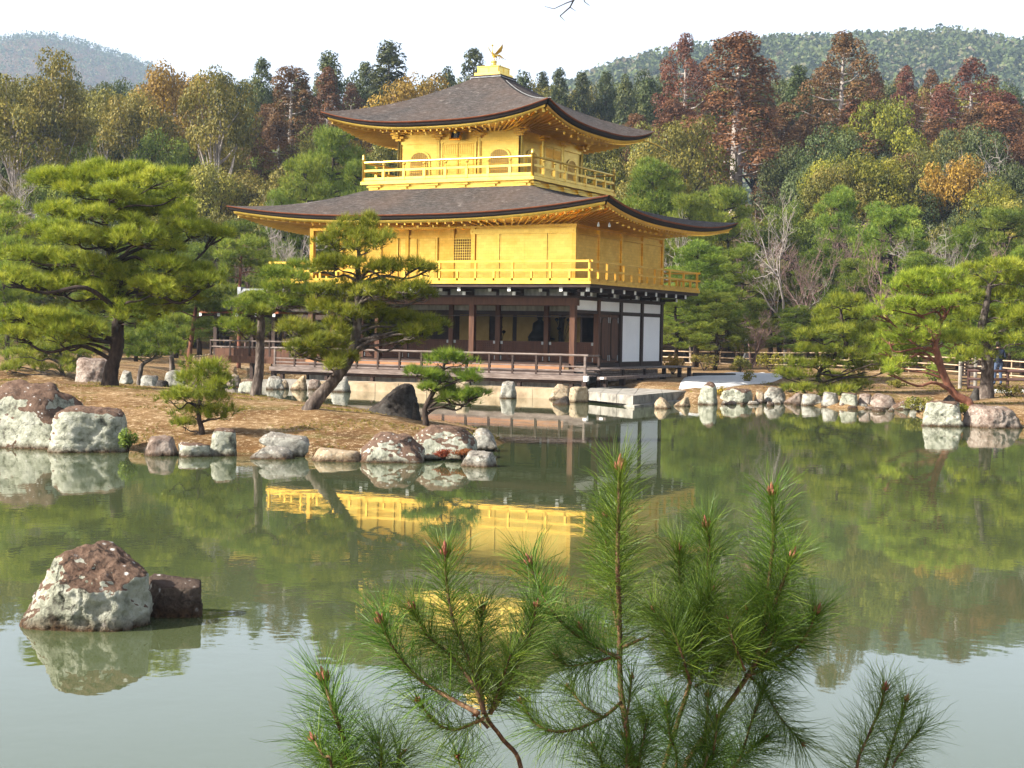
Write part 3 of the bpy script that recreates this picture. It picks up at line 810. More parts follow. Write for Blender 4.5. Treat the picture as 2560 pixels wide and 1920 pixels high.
# right two bays stand flush with the front, the rest is set back one bay
box('wall', G, pav, -2 * B, PX1, PY0 + .02, PY0 + .12, zf2, 6.50)
box('wall', G, pav, PX0, -2 * B, B + .02, B + .12, zf2, 6.50)
box('wall', G, pav, -2 * B + .001, -2 * B + .10, PY0 + .12, B + .02, zf2, 6.50)
box('wall', G, pav, PX1 - .12, PX1 - .02, PY0 + .12, PY1 - .12, zf2, 6.50)
box('wall', G, pav, PX0, PX1, PY1 - .12, PY1 - .02, zf2, 6.50)
box('wall', G, pav, PX0 + .02, PX0 + .12, B + .12, PY1 - .12, zf2, 6.50)
box('veranda_ceiling', G, pav, PX0 + .03, -2 * B, PY0 + .03, B, 6.40, 6.46)
for y in np.arange(.3, 2.1, .3): box('ceiling_batten', G, pav, PX0 + .04, -2 * B, y - .02, y + .02, 6.37, 6.399)
box('head_beam', G, pav, PX0 - .1, PX1 + .1, PY0 - .075, PY0 + .075, 6.25, 6.45)
box('head_beam', G, pav, PX1 - .077, PX1 + .077, PY0 + .075, PY1 + .1, 6.252, 6.448)
box('head_beam', G, pav, PX0 - .077, PX0 + .077, PY0 + .075, PY1 + .1, 6.252, 6.448)
for x in (PX0, PX0 + B / 2, -4 * B, -2 * B, 0):
    if x == -4 * B: continue
    if x == PX0 + B / 2: box('column', G, pav, x - .07, x + .07, B - .07, B + .07, zf2, 6.40); continue
    box('column', G, pav, x - .085, x + .085, PY0 - .085, PY0 + .085, zf2, 6.25)
for k in range(1, 5): box('column', G, pav, PX1 - .08, PX1 + .08, k * B - .08, k * B + .08, zf2, 6.252)
for x in (-2 * B, -3 * B, -4 * B, -5 * B, PX0): box('column', G, pav, x - .08, x + .08, B - .08, B + .08, zf2, 6.40)
# sliding slatted shutters of the flush bays
box('shutter_head', GP, pav, -2 * B - .09, PX1 + .10, PY0 - .14, PY0 - .087, 6.01, 6.19)
box('shutter_sill', GP, pav, -2 * B - .05, PX1 + .05, PY0 - .12, PY0 - .087, zf2, 4.29)
for x in (-2 * B, PX1): MB().tube([(x, PY0 - .16, 6.10), (x, PY0 - .135, 6.10)], .035, 8).build('bolt_head', G, pav)
sh = None
for i in range(4):
    x0 = -4.08 + i * 1.0; x1 = x0 + .985
    yo = PY0 - (.05 if i % 2 else .075)
    s = box('shutter', GP, pav, x0, x1, yo + .012, PY0 + .018, 4.29, 6.008)
    for k in range(22):
        z = 4.315 + k * .0765
        b_ = box('slat', GP, None, x0 + .045, x1 - .045, yo - .004, yo + .012, z, z + .064); b_.parent = s
    for (a_, c_) in ((x0, x0 + .045), (x1 - .045, x1)):
        b_ = box('stile', GP, None, a_, c_, yo - .008, yo + .012, 4.292, 6.006); b_.parent = s
# set-back wall: hinged doors and a lattice window
yb_ = B + .02
for (x0, x1) in ((-8.86, -8.02), (-7.98, -7.14), (-11.3, -10.55), (-10.5, -9.72)):
    d_ = box('door', GP, pav, x0, x1, yb_ - .045, yb_ - .002, 4.30, 6.02)
    for (a_, c_) in ((x0 + .02, x0 + .05), (x1 - .05, x1 - .02)):
        b_ = box('door_stile', G, None, a_, c_, yb_ - .055, yb_ - .0455, 4.32, 6.0); b_.parent = d_
    for z in (4.9, 5.45):
        pass
for x in (-7.10, -8.95): box('door_jamb', GP, pav, x - .035, x + .035, yb_ - .07, yb_ - .002, 4.28, 6.05)
box('wall_lintel', G, pav, PX0, -2 * B, yb_ - .06, yb_ - .001, 6.06, 6.17)
box('wall_sill', G, pav, PX0, -2 * B, yb_ - .06, yb_ - .001, 4.2, 4.30)
wf = box('window_frame', GP, pav, -6.42, -5.42, yb_ - .05, yb_ - .001, 4.30, 6.04)
wn = box('window', MAT['wood_orange'], pav, -6.30, -5.50, yb_ - .056, yb_ - .0505, 5.14, 5.99)
for k in range(9):
    x = -6.30 + .8 * k / 8
    b_ = box('lattice_bar', GP, None, x - .014, x + .014, yb_ - .085, yb_ - .0565, 5.12, 6.0); b_.parent = wn
    z = 5.14 + .85 * k / 8
    b_ = box('lattice_bar', GP, None, -6.31, -5.49, yb_ - .0865, yb_ - .060, z - .014, z + .014); b_.parent = wn
# east wall panels between the columns
for k in range(4):
    y0, y1 = k * B + .085, (k + 1) * B - .085
    pn = box('wall_panel', G, pav, PX1 - .019, PX1 + .012, y0, y1, 4.34, 5.98)
    for j in range(10):
        z = 4.38 + j * .16
        b_ = box('panel_groove_batten', G, None, PX1 + .0125, PX1 + .022, y0 + .02, y1 - .02, z, z + .148); b_.parent = pn
    box('panel_lintel', G, pav, PX1 - .02, PX1 + .055, y0, y1, 5.99, 6.08)
    box('panel_sill', G, pav, PX1 - .02, PX1 + .05, y0, y1, 4.2, 4.33)
# little bells under the lower roof corner
for dx, dy in ((1.35, -.9), (1.62, -.55)):
    MB().lathe((dx, dy, 6.16), [(.05, 0), (.055, .04), (.035, .12), (.01, .17)], 8).build('eave_lamp', MAT['white_tip'], pav, smooth=True)

# --- first storey
zf1 = 1.20
box('floor', WD, pav, PX0 + .05, PX1 - .05, PY0 - .20, PY1, zf1 - .14, zf1)
box('floor_edge_board', MAT['wood_orange'], pav, PX0 - .1, PX1 - .22, PY0 - .26, PY0 - .202, .93, 1.14)
for i in range(9):
    x0 = PX0 - .05 + i * 1.29
    if i == 8: continue
# wall under the floor behind the deck
box('plinth', MAT['plaster'], pav, PX0 + .35, PX1 + .25, -.62, PY1, 0.02, .66)
box('plinth_shadow_board', WD, pav, PX0 + .1, PX1 + .2, -.30, -.21, .66, .93)
# south veranda deck with its boards
for k in range(6):
    y0 = -1.28 + k * .172
    box('deck_board', WG, pav, PX0 - 1.0, PX1 + 1.12, y0, y0 + .164, .745, .80)
box('deck_beam', WG, pav, PX0 - 1.1, PX1 + 1.24, -1.34, -1.285, .62, .79)
box('deck_beam', WD, pav, PX0 - 1.0, PX1 + 1.1, -1.20, -1.10, .50, .742)
for x in np.arange(PX0 - .6, 1.3, 2.13): box('deck_support', WD, pav, x - .07, x + .07, -1.19, -1.05, .05, .60)
box('deck_corner_post', WD, pav, 1.02, 1.18, -1.36, -1.20, .05, .62)
box('deck_corner_cap', MAT['white_tip'], pav, 1.10, 1.245, -1.385, -1.345, .60, .80)
box('beam_end_cap', MAT['white_tip'], pav, 1.245, 1.275, -1.345, -1.28, .62, .80)
def rail1(x0, x1, y, sp):
    n = int(round((x1 - x0) / sp))
    for i in range(n + 1):
        x = x0 + (x1 - x0) * i / n
        box('railing_post', WG if i in (0, n) else WD, pav, x - .04, x + .04, y - .04, y + .04, .80, 1.50)
    MB().tube([(x0 - .15, y, 1.535), (x1 + .12, y, 1.535)], .04, 8).build('hand_rail', WG, pav)
    for z in (1.13, .98): MB().beam((x0, y, z), (x1, y, z), .05, .05).build('railing_rail', WG, pav)
    MB().beam((x0 - .1, y, .85), (x1 + .1, y, .85), .07, .06).build('railing_rail', WG, pav)
rail1(PX0 - .9, 1.08, -1.22, 1.0)
for z, t in ((1.52, .06), (1.13, .05), (.98, .05), (.86, .05)): MB().beam((1.08, -1.22, z), (1.08, .02, z), .05, t).build('railing_rail', WG, pav)
box('railing_post', WD, pav, 1.04, 1.12, -.06, .02, .80, 1.50)
# steps of boards between deck and floor at the corner
box('corner_board', WG, pav, PX1 + .0, PX1 + 1.0, -.25, .0, .92, .99)
# east side: broad low deck and bench
for k in range(5):
    x0 = .12 + k * .225
    box('deck_board', WG, pav, x0, x0 + .217, -.10 + .02 * (k % 2), 9.2, .99, 1.045)
for y in (.0, 2.1, 4.2, 6.3, 8.0, 9.1): box('deck_support', WD, pav, 1.02, 1.16, y - .07, y + .07, .35, .988)
for y0, y1 in ((.07, 2.03), (2.17, 4.13), (4.27, 5.6)):
    box('skirting_board', WG, pav, 1.06, 1.10, y0, y1, .56, .97)
    box('skirting_batten', WD, pav, 1.10, 1.115, y0, y1, .84, .87)
box('bench_top', WG, pav, 1.45, 1.80, -.95, 5.3, .68, .775)
box('bench_end', MAT['white_tip'], pav, 1.56, 1.70, -.97, -.952, .69, .77)
for y in (-.7, .9, 2.6, 4.9): box('bench_leg', WD, pav, 1.52, 1.72, y - .08, y + .08, .35, .678)
# columns, beams
for x in (PX0, PX0 + B / 2, -4 * B, -2 * B, 0):
    box('column', WR, pav, x - .105, x + .105, PY0 - .105, PY0 + .105, .80, 3.66)
for x in (PX0, PX0 + B / 2, -4 * B, -3 * B, -2 * B, -B, 0):
    box('inner_column', WR, pav, x - .10, x + .10, B - .10, B + .10, zf1, 3.66)
for y in (2 * B, 3 * B, 4 * B): box('column', WD, pav, -.10, .10, y - .10, y + .10, .95, 3.66)
box('head_beam', WR, pav, PX0 - .2, PX1 + .2, PY0 - .09, PY0 + .09, 3.34, 3.62)
box('head_plate', WD, pav, PX0 - .25, PX1 + .25, PY0 - .12, PY0 + .12, 3.621, 3.70)
box('head_plate', WD, pav, -.12, .12, PY0 + .12, PY1 + .2, 3.60, 3.70)
box('frieze', MAT['plaster'], pav, PX0, PX1 - .1, PY0 + .02, PY0 + .06, 3.70, 3.98)
box('frieze', MAT['plaster'], pav, -.06, -.02, PY0, PY1, 3.70, 3.98)
for k in range(12):
    x = -k * B / 2
    box('frieze_strut', WD, pav, x - .05, x + .05, PY0 - .03, PY0 + .09, 3.70, 3.98)
for k in range(9):
    y = k * B / 2
    box('frieze_strut', WD, pav, -.09, .03, y - .05, y + .05, 3.70, 3.98)
# bracket arms with white ends carrying the balcony
def bracket(x, y, dx, dy, L, deep=True):
    a = Vector((x, y, 0)); d = Vector((dx, dy, 0)); s = Vector((-dy, dx, 0))
    MB().beam(a + Vector((0, 0, 3.90)), a + d * L + Vector((0, 0, 3.90)), .12, .13).build('bracket_arm', WD, pav)
    MB().beam(a + d * (L + .001) + Vector((0, 0, 3.905)), a + d * (L + .03) + Vector((0, 0, 3.905)), .13, .15).build('bracket_tip', MAT['white_tip'], pav)
    if deep:
        MB().beam(a + Vector((0, 0, 3.76)), a + d * (L * .62) + Vector((0, 0, 3.76)), .12, .12).build('bracket_arm', WD, pav)
        MB().beam(a + d * (L * .62 + .001) + Vector((0, 0, 3.755)), a + d * (L * .62 + .03) + Vector((0, 0, 3.755)), .13, .13).build('bracket_tip', MAT['white_tip'], pav)
for k in range(11):
    bracket(-k * B / 2, -.06, 0, -1, 1.02 if k % 2 == 0 else .55, k % 2 == 0)
for k in range(9):
    bracket(.06, k * B / 2, 1, 0, 1.02, k % 2 == 0)
for dx, dy in ((.72, -.72),):
    bracket(0, 0, dx, dy, 1.45)
for k in range(5): box('bracket_beam', WD, pav, .55, .66, PY0 - .9 + k * 2.1, PY0 + 1.2 + k * 2.1, 3.83, 3.965)
# inner wall: lattice half-shutters, white strip, dark lintels
for k in range(5):
    x1 = -k * B - .10; x0 = x1 - B + .20
    if k == 5: continue
    sp = box('half_shutter', MAT['lattice_red'], pav, x0, x1, B - .02, B + .03, 1.22, 1.95)
    mbl = MB()
    n = 22
    for i in range(n): mbl.box(x0 + (x1 - x0) * (i + .5) / n - .012, x0 + (x1 - x0) * (i + .5) / n + .012, B - .036, B - .0205, 1.24, 1.93)
    for i in range(9): mbl.box(x0 + .02, x1 - .02, B - .040, B - .0215, 1.26 + i * .08 - .012, 1.26 + i * .08 + .012)
    o = mbl.build('lattice', WR, None, kind='stuff'); o.parent = sp
    o = box('top_rail', WR, None, x0, x1, B - .045, B + .035, 1.951, 1.985); o.parent = sp
    for sx in (x0 + .01, x1 - .11):
        o = box('corner_fitting', MAT['grey_metal'], None, sx, sx + .10, B - .05, B - .041, 1.86, 1.975); o.parent = sp
    for sx in (x0 + .01, x1 - .06):
        o = box('corner_fitting', MAT['grey_metal'], None, sx, sx + .05, B - .05, B - .041, 1.24, 1.40); o.parent = sp
box('inner_lintel', WD, pav, PX0, PX1, B - .06, B + .06, 3.00, 3.16)
box('inner_strip', MAT['plaster'], pav, PX0, PX1, B - .01, B + .03, 3.161, 3.36)
box('inner_beam', WR, pav, PX0, PX1, B - .08, B + .08, 3.361, 3.64)
box('veranda_ceiling', WR, pav, PX0, PX1, PY0 + .1, B, 3.665, 3.695)
MB().tube([(PX0, B - .25, 2.95), (PX1 - .05, B - .25, 2.95)], .018, 6).build('curtain_rod', WG, pav)
# room behind: old gilt panels, dark posts
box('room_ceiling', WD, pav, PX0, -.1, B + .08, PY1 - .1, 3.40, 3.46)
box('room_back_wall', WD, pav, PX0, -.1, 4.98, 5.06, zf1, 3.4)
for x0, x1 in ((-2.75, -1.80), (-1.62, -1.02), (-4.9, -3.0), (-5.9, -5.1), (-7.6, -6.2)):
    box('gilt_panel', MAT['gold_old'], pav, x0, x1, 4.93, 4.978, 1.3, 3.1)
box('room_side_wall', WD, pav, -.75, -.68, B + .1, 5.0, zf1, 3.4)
# altar things inside
def seated_statue(x, y, z, s, label):
    t = thing('seated_statue', label, 'statue', (x, y, z))
    MB().lathe((x, y, z), [(.55 * s, 0), (.55 * s, .12 * s), (.42 * s, .16 * s), (.46 * s, .30 * s)], 16).build('pedestal', MAT['black'], t, smooth=False)
    MB().lathe((x, y, z + .30 * s), [(.44 * s, 0), (.47 * s, .08 * s), (.40 * s, .20 * s), (.30 * s, .34 * s), (.29 * s, .52 * s), (.27 * s, .64 * s), (.12 * s, .74 * s), (.08 * s, .78 * s), (.125 * s, .86 * s), (.13 * s, .96 * s), (.07 * s, 1.05 * s), (.05 * s, 1.10 * s)], 16).build('body', MAT['black'], t, smooth=True)
    MB().lathe((x, y + .22 * s, z + .30 * s), [(.50 * s, 0), (.50 * s, .05)], 16).build('seat_back', MAT['black'], t)
box('altar_table', MAT['black'], thing('altar', 'black lacquered altar table inside the open ground floor', 'altar', (-3.8, 4.3, 1.2)), -5.6, -2.2, 4.0, 4.75, 1.201, 1.75)
seated_statue(-3.55, 4.35, 1.751, 1.02, 'dark seated statue on the altar of the ground floor')
for i, (x, lab) in enumerate(((-2.2, 'dark lotus flower stand on the altar near the doorway side'), (-4.95, 'dark lotus flower stand on the altar beside the half-hidden statue'))):
    fl = thing('flower_stand', lab, 'flower stand', (x, 3.7, 1.2))
    MB().lathe((x, 3.7, zf1), [(.16, 0), (.10, .04), (.07, .35), (.13, .50), (.10, .62)], 12).build('vase', MAT['black'], fl, smooth=True)
    rg = random.Random(5 + i)
    for k in range(7):
        a = rg.uniform(0, 6.3); h = rg.uniform(.5, 1.2); r = rg.uniform(.05, .32)
        q = (x + r * math.cos(a), 3.7 + r * math.sin(a), zf1 + .6 + h)
        MB().tube([(x, 3.7, zf1 + .55), ((x + q[0]) / 2, (3.7 + q[1]) / 2, zf1 + .6 + h * .6), q], .012, 5).build('stem', MAT['black'], fl)
        MB().lathe(q, [(.01, -.05), (.07, 0), (.085, .05), (.03, .10)], 8).build('flower', MAT['black'], fl)
# east wall of the ground floor
def lintel(y0, y1, z0, z1): box('lintel', WD, pav, -.07, .075, y0, y1, z0, z1)
for k in range(4):
    y0, y1 = k * B + .101, (k + 1) * B - .101
    lintel(y0, y1, 3.56, 3.60); lintel(y0, y1, 3.08, 3.19)
    box('transom_panel', MAT['paper'], pav, -.03, .03, y0, y1, 3.191, 3.559)
    if k: lintel(y0, y1, 1.04, 1.20)
for k in (2, 3):
    y0, y1 = k * B + .101, (k + 1) * B - .101
    box('paper_panel', MAT['paper'], pav, -.03, .03, y0 + .03, y1 - .03, 1.235, 3.045)
    for (a_, c_) in ((y0, y0 + .03), (y1 - .03, y1)): box('panel_stile', WD, pav, -.035, .045, a_, c_, 1.20, 3.08)
    box('panel_rail', WD, pav, -.035, .044, y0 + .03, y1 - .03, 3.046, 3.08); box('panel_rail', WD, pav, -.035, .044, y0 + .03, y1 - .03, 1.20, 1.234)
# double timber doors with rounded panels
for i in range(2):
    y0 = B + .16 + i * .915; y1 = y0 + .90
    dr = box('door', WR, pav, -.03, .03, y0, y1, 1.22, 3.06)
    ol = []
    yc = (y0 + y1) / 2
    for j in range(24):
        an = 2 * math.pi * j / 24
        ol.append((yc + .33 * math.copysign(abs(math.cos(an)) ** .6, math.cos(an)), 2.14 + .83 * math.copysign(abs(math.sin(an)) ** .35, math.sin(an))))
    o = MB().prism(ol, .031, .055, 'x').build('raised_panel', MAT['wood_dark'], None); o.parent = dr
    o = MB().prism([(yc + (p[0] - yc) * .86, 2.14 + (p[1] - 2.14) * .95) for p in ol], .0555, .062, 'x').build('raised_panel', WR, None); o.parent = dr
    for (zz, s) in ((2.96, 1), (1.28, -1)):
        for ye in (y0 + .03, y1 - .10):
            o = box('corner_fitting', MAT['grey_metal'], None, .0305, .036, ye, ye + .07, min(zz, zz - s * .22), max(zz, zz - s * .22)); o.parent = dr
box('door_post', WD, pav, -.05, .07, B + .101, B + .155, 1.20, 3.08); box('door_post', WD, pav, -.05, .07, 2 * B - .155, 2 * B - .101, 1.20, 3.08)
box('sill_beam', WD, pav, -.10, .10, PY0 + .1, PY1, .95, 1.038)
box('back_wall', WD, pav, PX0, PX1 - .1, PY1 - .06, PY1 + .02, 1.2, 3.66)
box('west_wall', WD, pav, PX0 - .04, PX0 + .04, B, PY1, 1.2, 3.66)

# ------------------------------------------------------------------ stone terrace, foundation blocks, gravel
ter = thing('stone_terrace', 'pale stone landing terrace with a lower step beside the pavilion', 'terrace', (3.2, -2.2, 0))
A_, B_, C_q, D_, E_ = [np.array(on_z(x, y, .37)[:2]) for x, y in ((1464, 978), (1583, 989), (1722, 976), (1692, 962), (1478, 968))]
def quad_prism(mb, P, z0, z1): return mb.prism([(p[0], p[1]) for p in P], z0, z1)
for i in range(3):
    f0, f1 = i / 3 + .003, (i + 1) / 3 - .003
    quad_prism(MB(), [A_ + (B_ - A_) * f0, A_ + (B_ - A_) * f1, E_ + (D_ - E_) * f1 * .55, E_ + (D_ - E_) * f0 * .55], .08, .37 - .004 * i).build('paving_slab', MAT['pale_stone'], ter)
for i in range(2):
    f0, f1 = i / 2 + .004, (i + 1) / 2 - .004
    quad_prism(MB(), [B_ + (C_q - B_) * f0, B_ + (C_q - B_) * f1, (E_ + (D_ - E_) * .56) + (D_ - (E_ + (D_ - E_) * .56)) * f1, (E_ + (D_ - E_) * .56) + (D_ - (E_ + (D_ - E_) * .56)) * f0], .08, .368 - .004 * i).build('paving_slab', MAT['pale_stone'], ter)
dn = -FH[:2] * .55
quad_prism(MB(), [A_ + dn * .8 + RT[:2] * .8, B_ + dn, C_q + dn * .7 + RT[:2] * .1, D_, E_], -.3, .078).build('lower_step', MAT['pale_stone'], ter)
box('step_stone', MAT['dark_stone'], ter, 1.35, 2.0, -1.1, 8.6, .30, .40)
fnd = thing('foundation_wall', 'low cream stone foundation wall along the water under the veranda', 'wall', (-5, -2.7, 0))
rg = random.Random(3)
x = -9.6
while x < 1.4:
    w = rg.uniform(1.0, 1.9); hgt = rg.uniform(.26, .36)
    MB().box(x, min(x + w - .015, 1.6), -2.70 + rg.uniform(-.03, .03), -.9, -.3, hgt).build('stone_block', MAT['cream_stone'], fnd)
    x += w
for k in range(3):
    box('stone_block', MAT['pale_stone'], fnd, -12.3 + k * .9, -11.42 + k * .9, -2.4 + .1 * k, -.9, -.3, .30)
GRAVEL = [on_z(1700, 966, .5), on_z(1712, 950, .5), on_z(1780, 941, .5), on_z(1860, 935, .5), on_z(1910, 931, .5), on_z(1965, 950, .5), on_z(1890, 962, .5), on_z(1790, 967, .5)]
gv = [(p[0], p[1]) for p in GRAVEL]
mb = MB()
gx, gy = np.meshgrid(np.linspace(min(p[0] for p in gv), max(p[0] for p in gv), 60), np.linspace(min(p[1] for p in gv), max(p[1] for p in gv), 80))
sdg = poly_sd(gx.ravel(), gy.ravel(), gv)
zz = ground_h(gx.ravel(), gy.ravel()) + np.clip(sdg * .4, -.06, .045) + .01
link('gravel_path', grid_mesh('gravel_path', gx, gy, zz.reshape(gx.shape)), MAT['gravel'], kind='structure')
GR2 = [on_z(2470, 985, .5), on_z(2470, 974, .5), on_z(2600, 972, .5), on_z(2600, 990, .5)]
gv = [(p[0], p[1]) for p in GR2]
gx, gy = np.meshgrid(np.linspace(min(p[0] for p in gv), max(p[0] for p in gv), 20), np.linspace(min(p[1] for p in gv), max(p[1] for p in gv), 20))
zz = ground_h(gx.ravel(), gy.ravel()) + np.clip(poly_sd(gx.ravel(), gy.ravel(), gv) * .4, -.06, .045) + .01
link('gravel_patch', grid_mesh('gravel_patch', gx, gy, zz.reshape(gx.shape)), MAT['gravel'], kind='structure')

# ------------------------------------------------------------------ fishing pavilion on the west side
SX, SY = -16.6, 3.4
fp = thing('fishing_pavilion', 'small open wooden pavilion over the water with grey ridge tiles', 'pavilion', (SX, SY, 0))
hx, hy, ze, zr = 2.25, 1.9, 3.02, 4.02
def small_roof():
    mb = MB(); NS, NTt = 16, 8
    for side in range(4):
        vs = []; fs = []
        for j in range(NTt + 1):
            t = j / NTt
            for i in range(NS + 1):
                s = -1 + 2 * i / NS
                L = .22 * abs(s) ** 3 * (1 - t) ** 2
                ex, ey = hx, hy; rx = 1.0; ry = .06
                o = [(SX + ex * s, SY - ey), (SX + ex, SY + ey * s), (SX - ex * s, SY + ey), (SX - ex, SY - ey * s)][side]
                q = [(SX + rx * s, SY - ry), (SX + rx, SY + ry * s), (SX - rx * s, SY + ry), (SX - rx, SY - ry * s)][side]
                vs.append((o[0] + (q[0] - o[0]) * t, o[1] + (q[1] - o[1]) * t, ze + L + (zr - .15 - ze) * (.6 * t + .4 * t * t)))
        for j in range(NTt):
            for i in range(NS): fs.append((j * (NS + 1) + i, j * (NS + 1) + i + 1, (j + 1) * (NS + 1) + i + 1, (j + 1) * (NS + 1) + i))
        mb.add(vs, fs)
    me = mb.mesh('roof', True)
    bm = bmesh.new(); bm.from_mesh(me); bmesh.ops.remove_doubles(bm, verts=bm.verts, dist=.003); bmesh.ops.solidify(bm, geom=list(bm.faces), thickness=.1); bmesh.ops.recalc_face_normals(bm, faces=bm.faces); bm.to_mesh(me); bm.free()
    return link('roof', me, MAT['bark_roof'], fp)
small_roof()
for k, (h0, h1, hw) in enumerate(((3.80, 3.90, .16), (3.905, 3.97, .13), (3.975, 4.03, .10))):
    box('ridge_tile_course', MAT['ridge_tile'], fp, SX - 1.12, SX + 1.12, SY - hw, SY + hw, h0, h1)
for sx in (-1, 1): box('ridge_end_tile', MAT['ridge_tile'], fp, SX + sx * 1.22 - .09, SX + sx * 1.22 + .09, SY - .17, SY + .17, 3.72, 4.10)
box('eave_beam', MAT['eave_red'], fp, SX - hx + .15, SX + hx - .15, SY - hy + .12, SY - hy + .2, ze - .10, ze - .01)
box('eave_beam', MAT['eave_red'], fp, SX + hx - .2, SX + hx - .12, SY - hy + .2, SY + hy - .2, ze - .10, ze - .01)
for k in range(5):
    x = SX - hx + .3 + k * (2 * hx - .6) / 4
    box('rafter', WD, fp, x - .06, x + .06, SY - hy + .03, SY + hy, ze - .22, ze - .11)
    box('rafter_tip', MAT['white_tip'], fp, x - .065, x + .065, SY - hy - .0, SY - hy + .028, ze - .23, ze - .10)
for sx in (-1, 1):
    for sy in (-1, 1): box('post', WD, fp, SX + sx * 1.55 - .09, SX + sx * 1.55 + .09, SY + sy * 1.3 - .09, SY + sy * 1.3 + .09, -.6, ze - .1)
box('deck', WD, fp, SX - 1.9, PX0 - .9, SY - 1.5, SY + 1.5, .95, 1.06)
box('deck_beam', WR, fp, SX - 1.9, PX0 - .9, SY - 1.56, SY - 1.5, .80, 1.10)
box('side_board', WR, fp, SX - 1.5, PX0 - .9, SY - 1.42, SY - 1.36, 1.10, 1.42)
for z in (1.48, 1.75): MB().beam((SX - 1.8, SY - 1.40, z), (PX0 - 1.0, SY - 1.40, z), .06, .06).build('railing_rail', WG, fp)
for k in range(6):
    x = SX - 1.75 + k * 1.05
    box('railing_post', WD, fp, x - .04, x + .04, SY - 1.44, SY - 1.36, 1.06, 1.74)
MB().beam((SX - 2.1, SY - 1.4, .05), (SX - 1.7, SY - 1.35, 1.1), .10, .10).build('brace', WG, fp)
box('link_beam', WD, fp, SX + 1.5, PX0, SY - 1.3, SY - 1.2, 2.7, 2.9)
box('link_roof', MAT['bark_roof'], fp, SX + 2.1, PX0 + .1, SY - 1.4, SY + 1.4, 3.02, 3.14)

# ------------------------------------------------------------------ rocks
ICO = {}
def ico(n):
    if n not in ICO:
        bm = bmesh.new(); bmesh.ops.create_icosphere(bm, subdivisions=n, radius=1)
        v = np.array([p.co[:] for p in bm.verts]); f = [tuple(x.index for x in q.verts) for q in bm.faces]
        bm.free(); v /= np.linalg.norm(v, axis=1)[:, None]
        ICO[n] = (v, f)
    return ICO[n]
WEDGE = [(-.60, -.1, .80, .42), (.95, .1, .25, .85), (0, -1, .30, .75), (0, 1, .2, .8), (.1, 0, 1, .80), (-1, 0, 0, 1.0), (0, 0, -1, .6), (.6, -.7, .3, .85), (-.5, -.7, .5, .62)]
BLOCK = [(1, .05, .06, .75), (-1, .08, .10, .78), (.05, -1, .08, .7), (0, 1, 0, .7), (.08, -.06, 1, .9), (0, 0, -1, .8), (.7, -.7, .1, .88), (-.7, -.7, .15, .9), (-.6, 0, .8, 1.02), (.6, -.2, .8, 1.06)]
FLAT = [(-.9, -.2, .4, .85), (.95, -.1, .35, .9), (0, -1, .35, .75), (0, 1, .3, .8), (.12, -.1, 1, .50), (0, 0, -1, .5), (-.6, -.6, .5, .80), (.6, -.6, .5, .85)]
DOME = [(-.8, -.2, .6, .70), (.8, -.2, .6, .74), (0, -.9, .5, .70), (0, .9, .4, .75), (.1, -.2, 1, .66), (-.4, -.4, .8, .68), (.4, -.3, .85, .68), (0, 0, -1, .5), (-1, 0, 0, .95), (1, 0, 0, .95)]
def rock_mesh(name, size, seed, planes=None, sub=4, p=14, rough=.08, norm=True):
    v, f = ico(sub)
    rg = np.random.RandomState(seed)
    if planes is None:
        planes = [BLOCK, FLAT, DOME, WEDGE, BLOCK, FLAT][seed % 6]
        ja = rg.uniform(-.5, .5); planes = [(q[0] * math.cos(ja) - q[1] * math.sin(ja) + rg.uniform(-.12, .12), q[0] * math.sin(ja) + q[1] * math.cos(ja) + rg.uniform(-.12, .12), q[2] + rg.uniform(-.1, .1), q[3] * rg.uniform(.9, 1.1)) for q in planes]
    if planes is None:
        n = rg.normal(size=(24, 3)); n /= np.linalg.norm(n, axis=1)[:, None]
        d = rg.uniform(.78, 1.0, 24)
        n = np.vstack([n, [[0, 0, -1]]]); d = np.append(d, .9)
    else:
        n = np.array([q[:3] for q in planes], float); d = np.array([q[3] for q in planes], float)
        d = d / np.linalg.norm(n, axis=1); n /= np.linalg.norm(n, axis=1)[:, None]
    q = np.maximum(v @ n.T, 0) / d[None, :]
    r = (q ** p).sum(1) ** (-1 / p)
    P = v * r[:, None]
    if planes is None or norm:
        mid = (P.max(0) + P.min(0)) / 2; P = (P - mid) / ((P.max(0) - P.min(0)) / 2)[None, :]
        P = P * np.array(size)[None, :]
    m = float(np.mean(np.array(size)))
    out = []
    for co in P:
        w = Vector(co) * (1.6 / m) + Vector((seed * 3.1, seed * 1.7, 0))
        a = noise.fractal(w, .9, 2.1, 5) * rough * m
        b = abs(noise.noise(w * 2.3)) * rough * 1.1 * m + abs(noise.noise(w * 5.7)) * rough * .55 * m + (abs(noise.noise(w * 12.0)) * rough * .3 * m if sub > 4 else 0)
        nn = Vector(co).normalized()
        lay = (w.x * .35 + w.y * .2 + w.z) * 2.6 + noise.noise(w * 1.3) * .8
        a += rough * .45 * m * (abs((lay % 1.0) - .5) - .25)
        out.append(Vector(co) + nn * (a - b))
    me = bpy.data.meshes.new(name)
    me.from_pydata([tuple(o) for o in out], [], f)
    me.polygons.foreach_set('use_smooth', [True] * len(f))
    me.update()
    return me
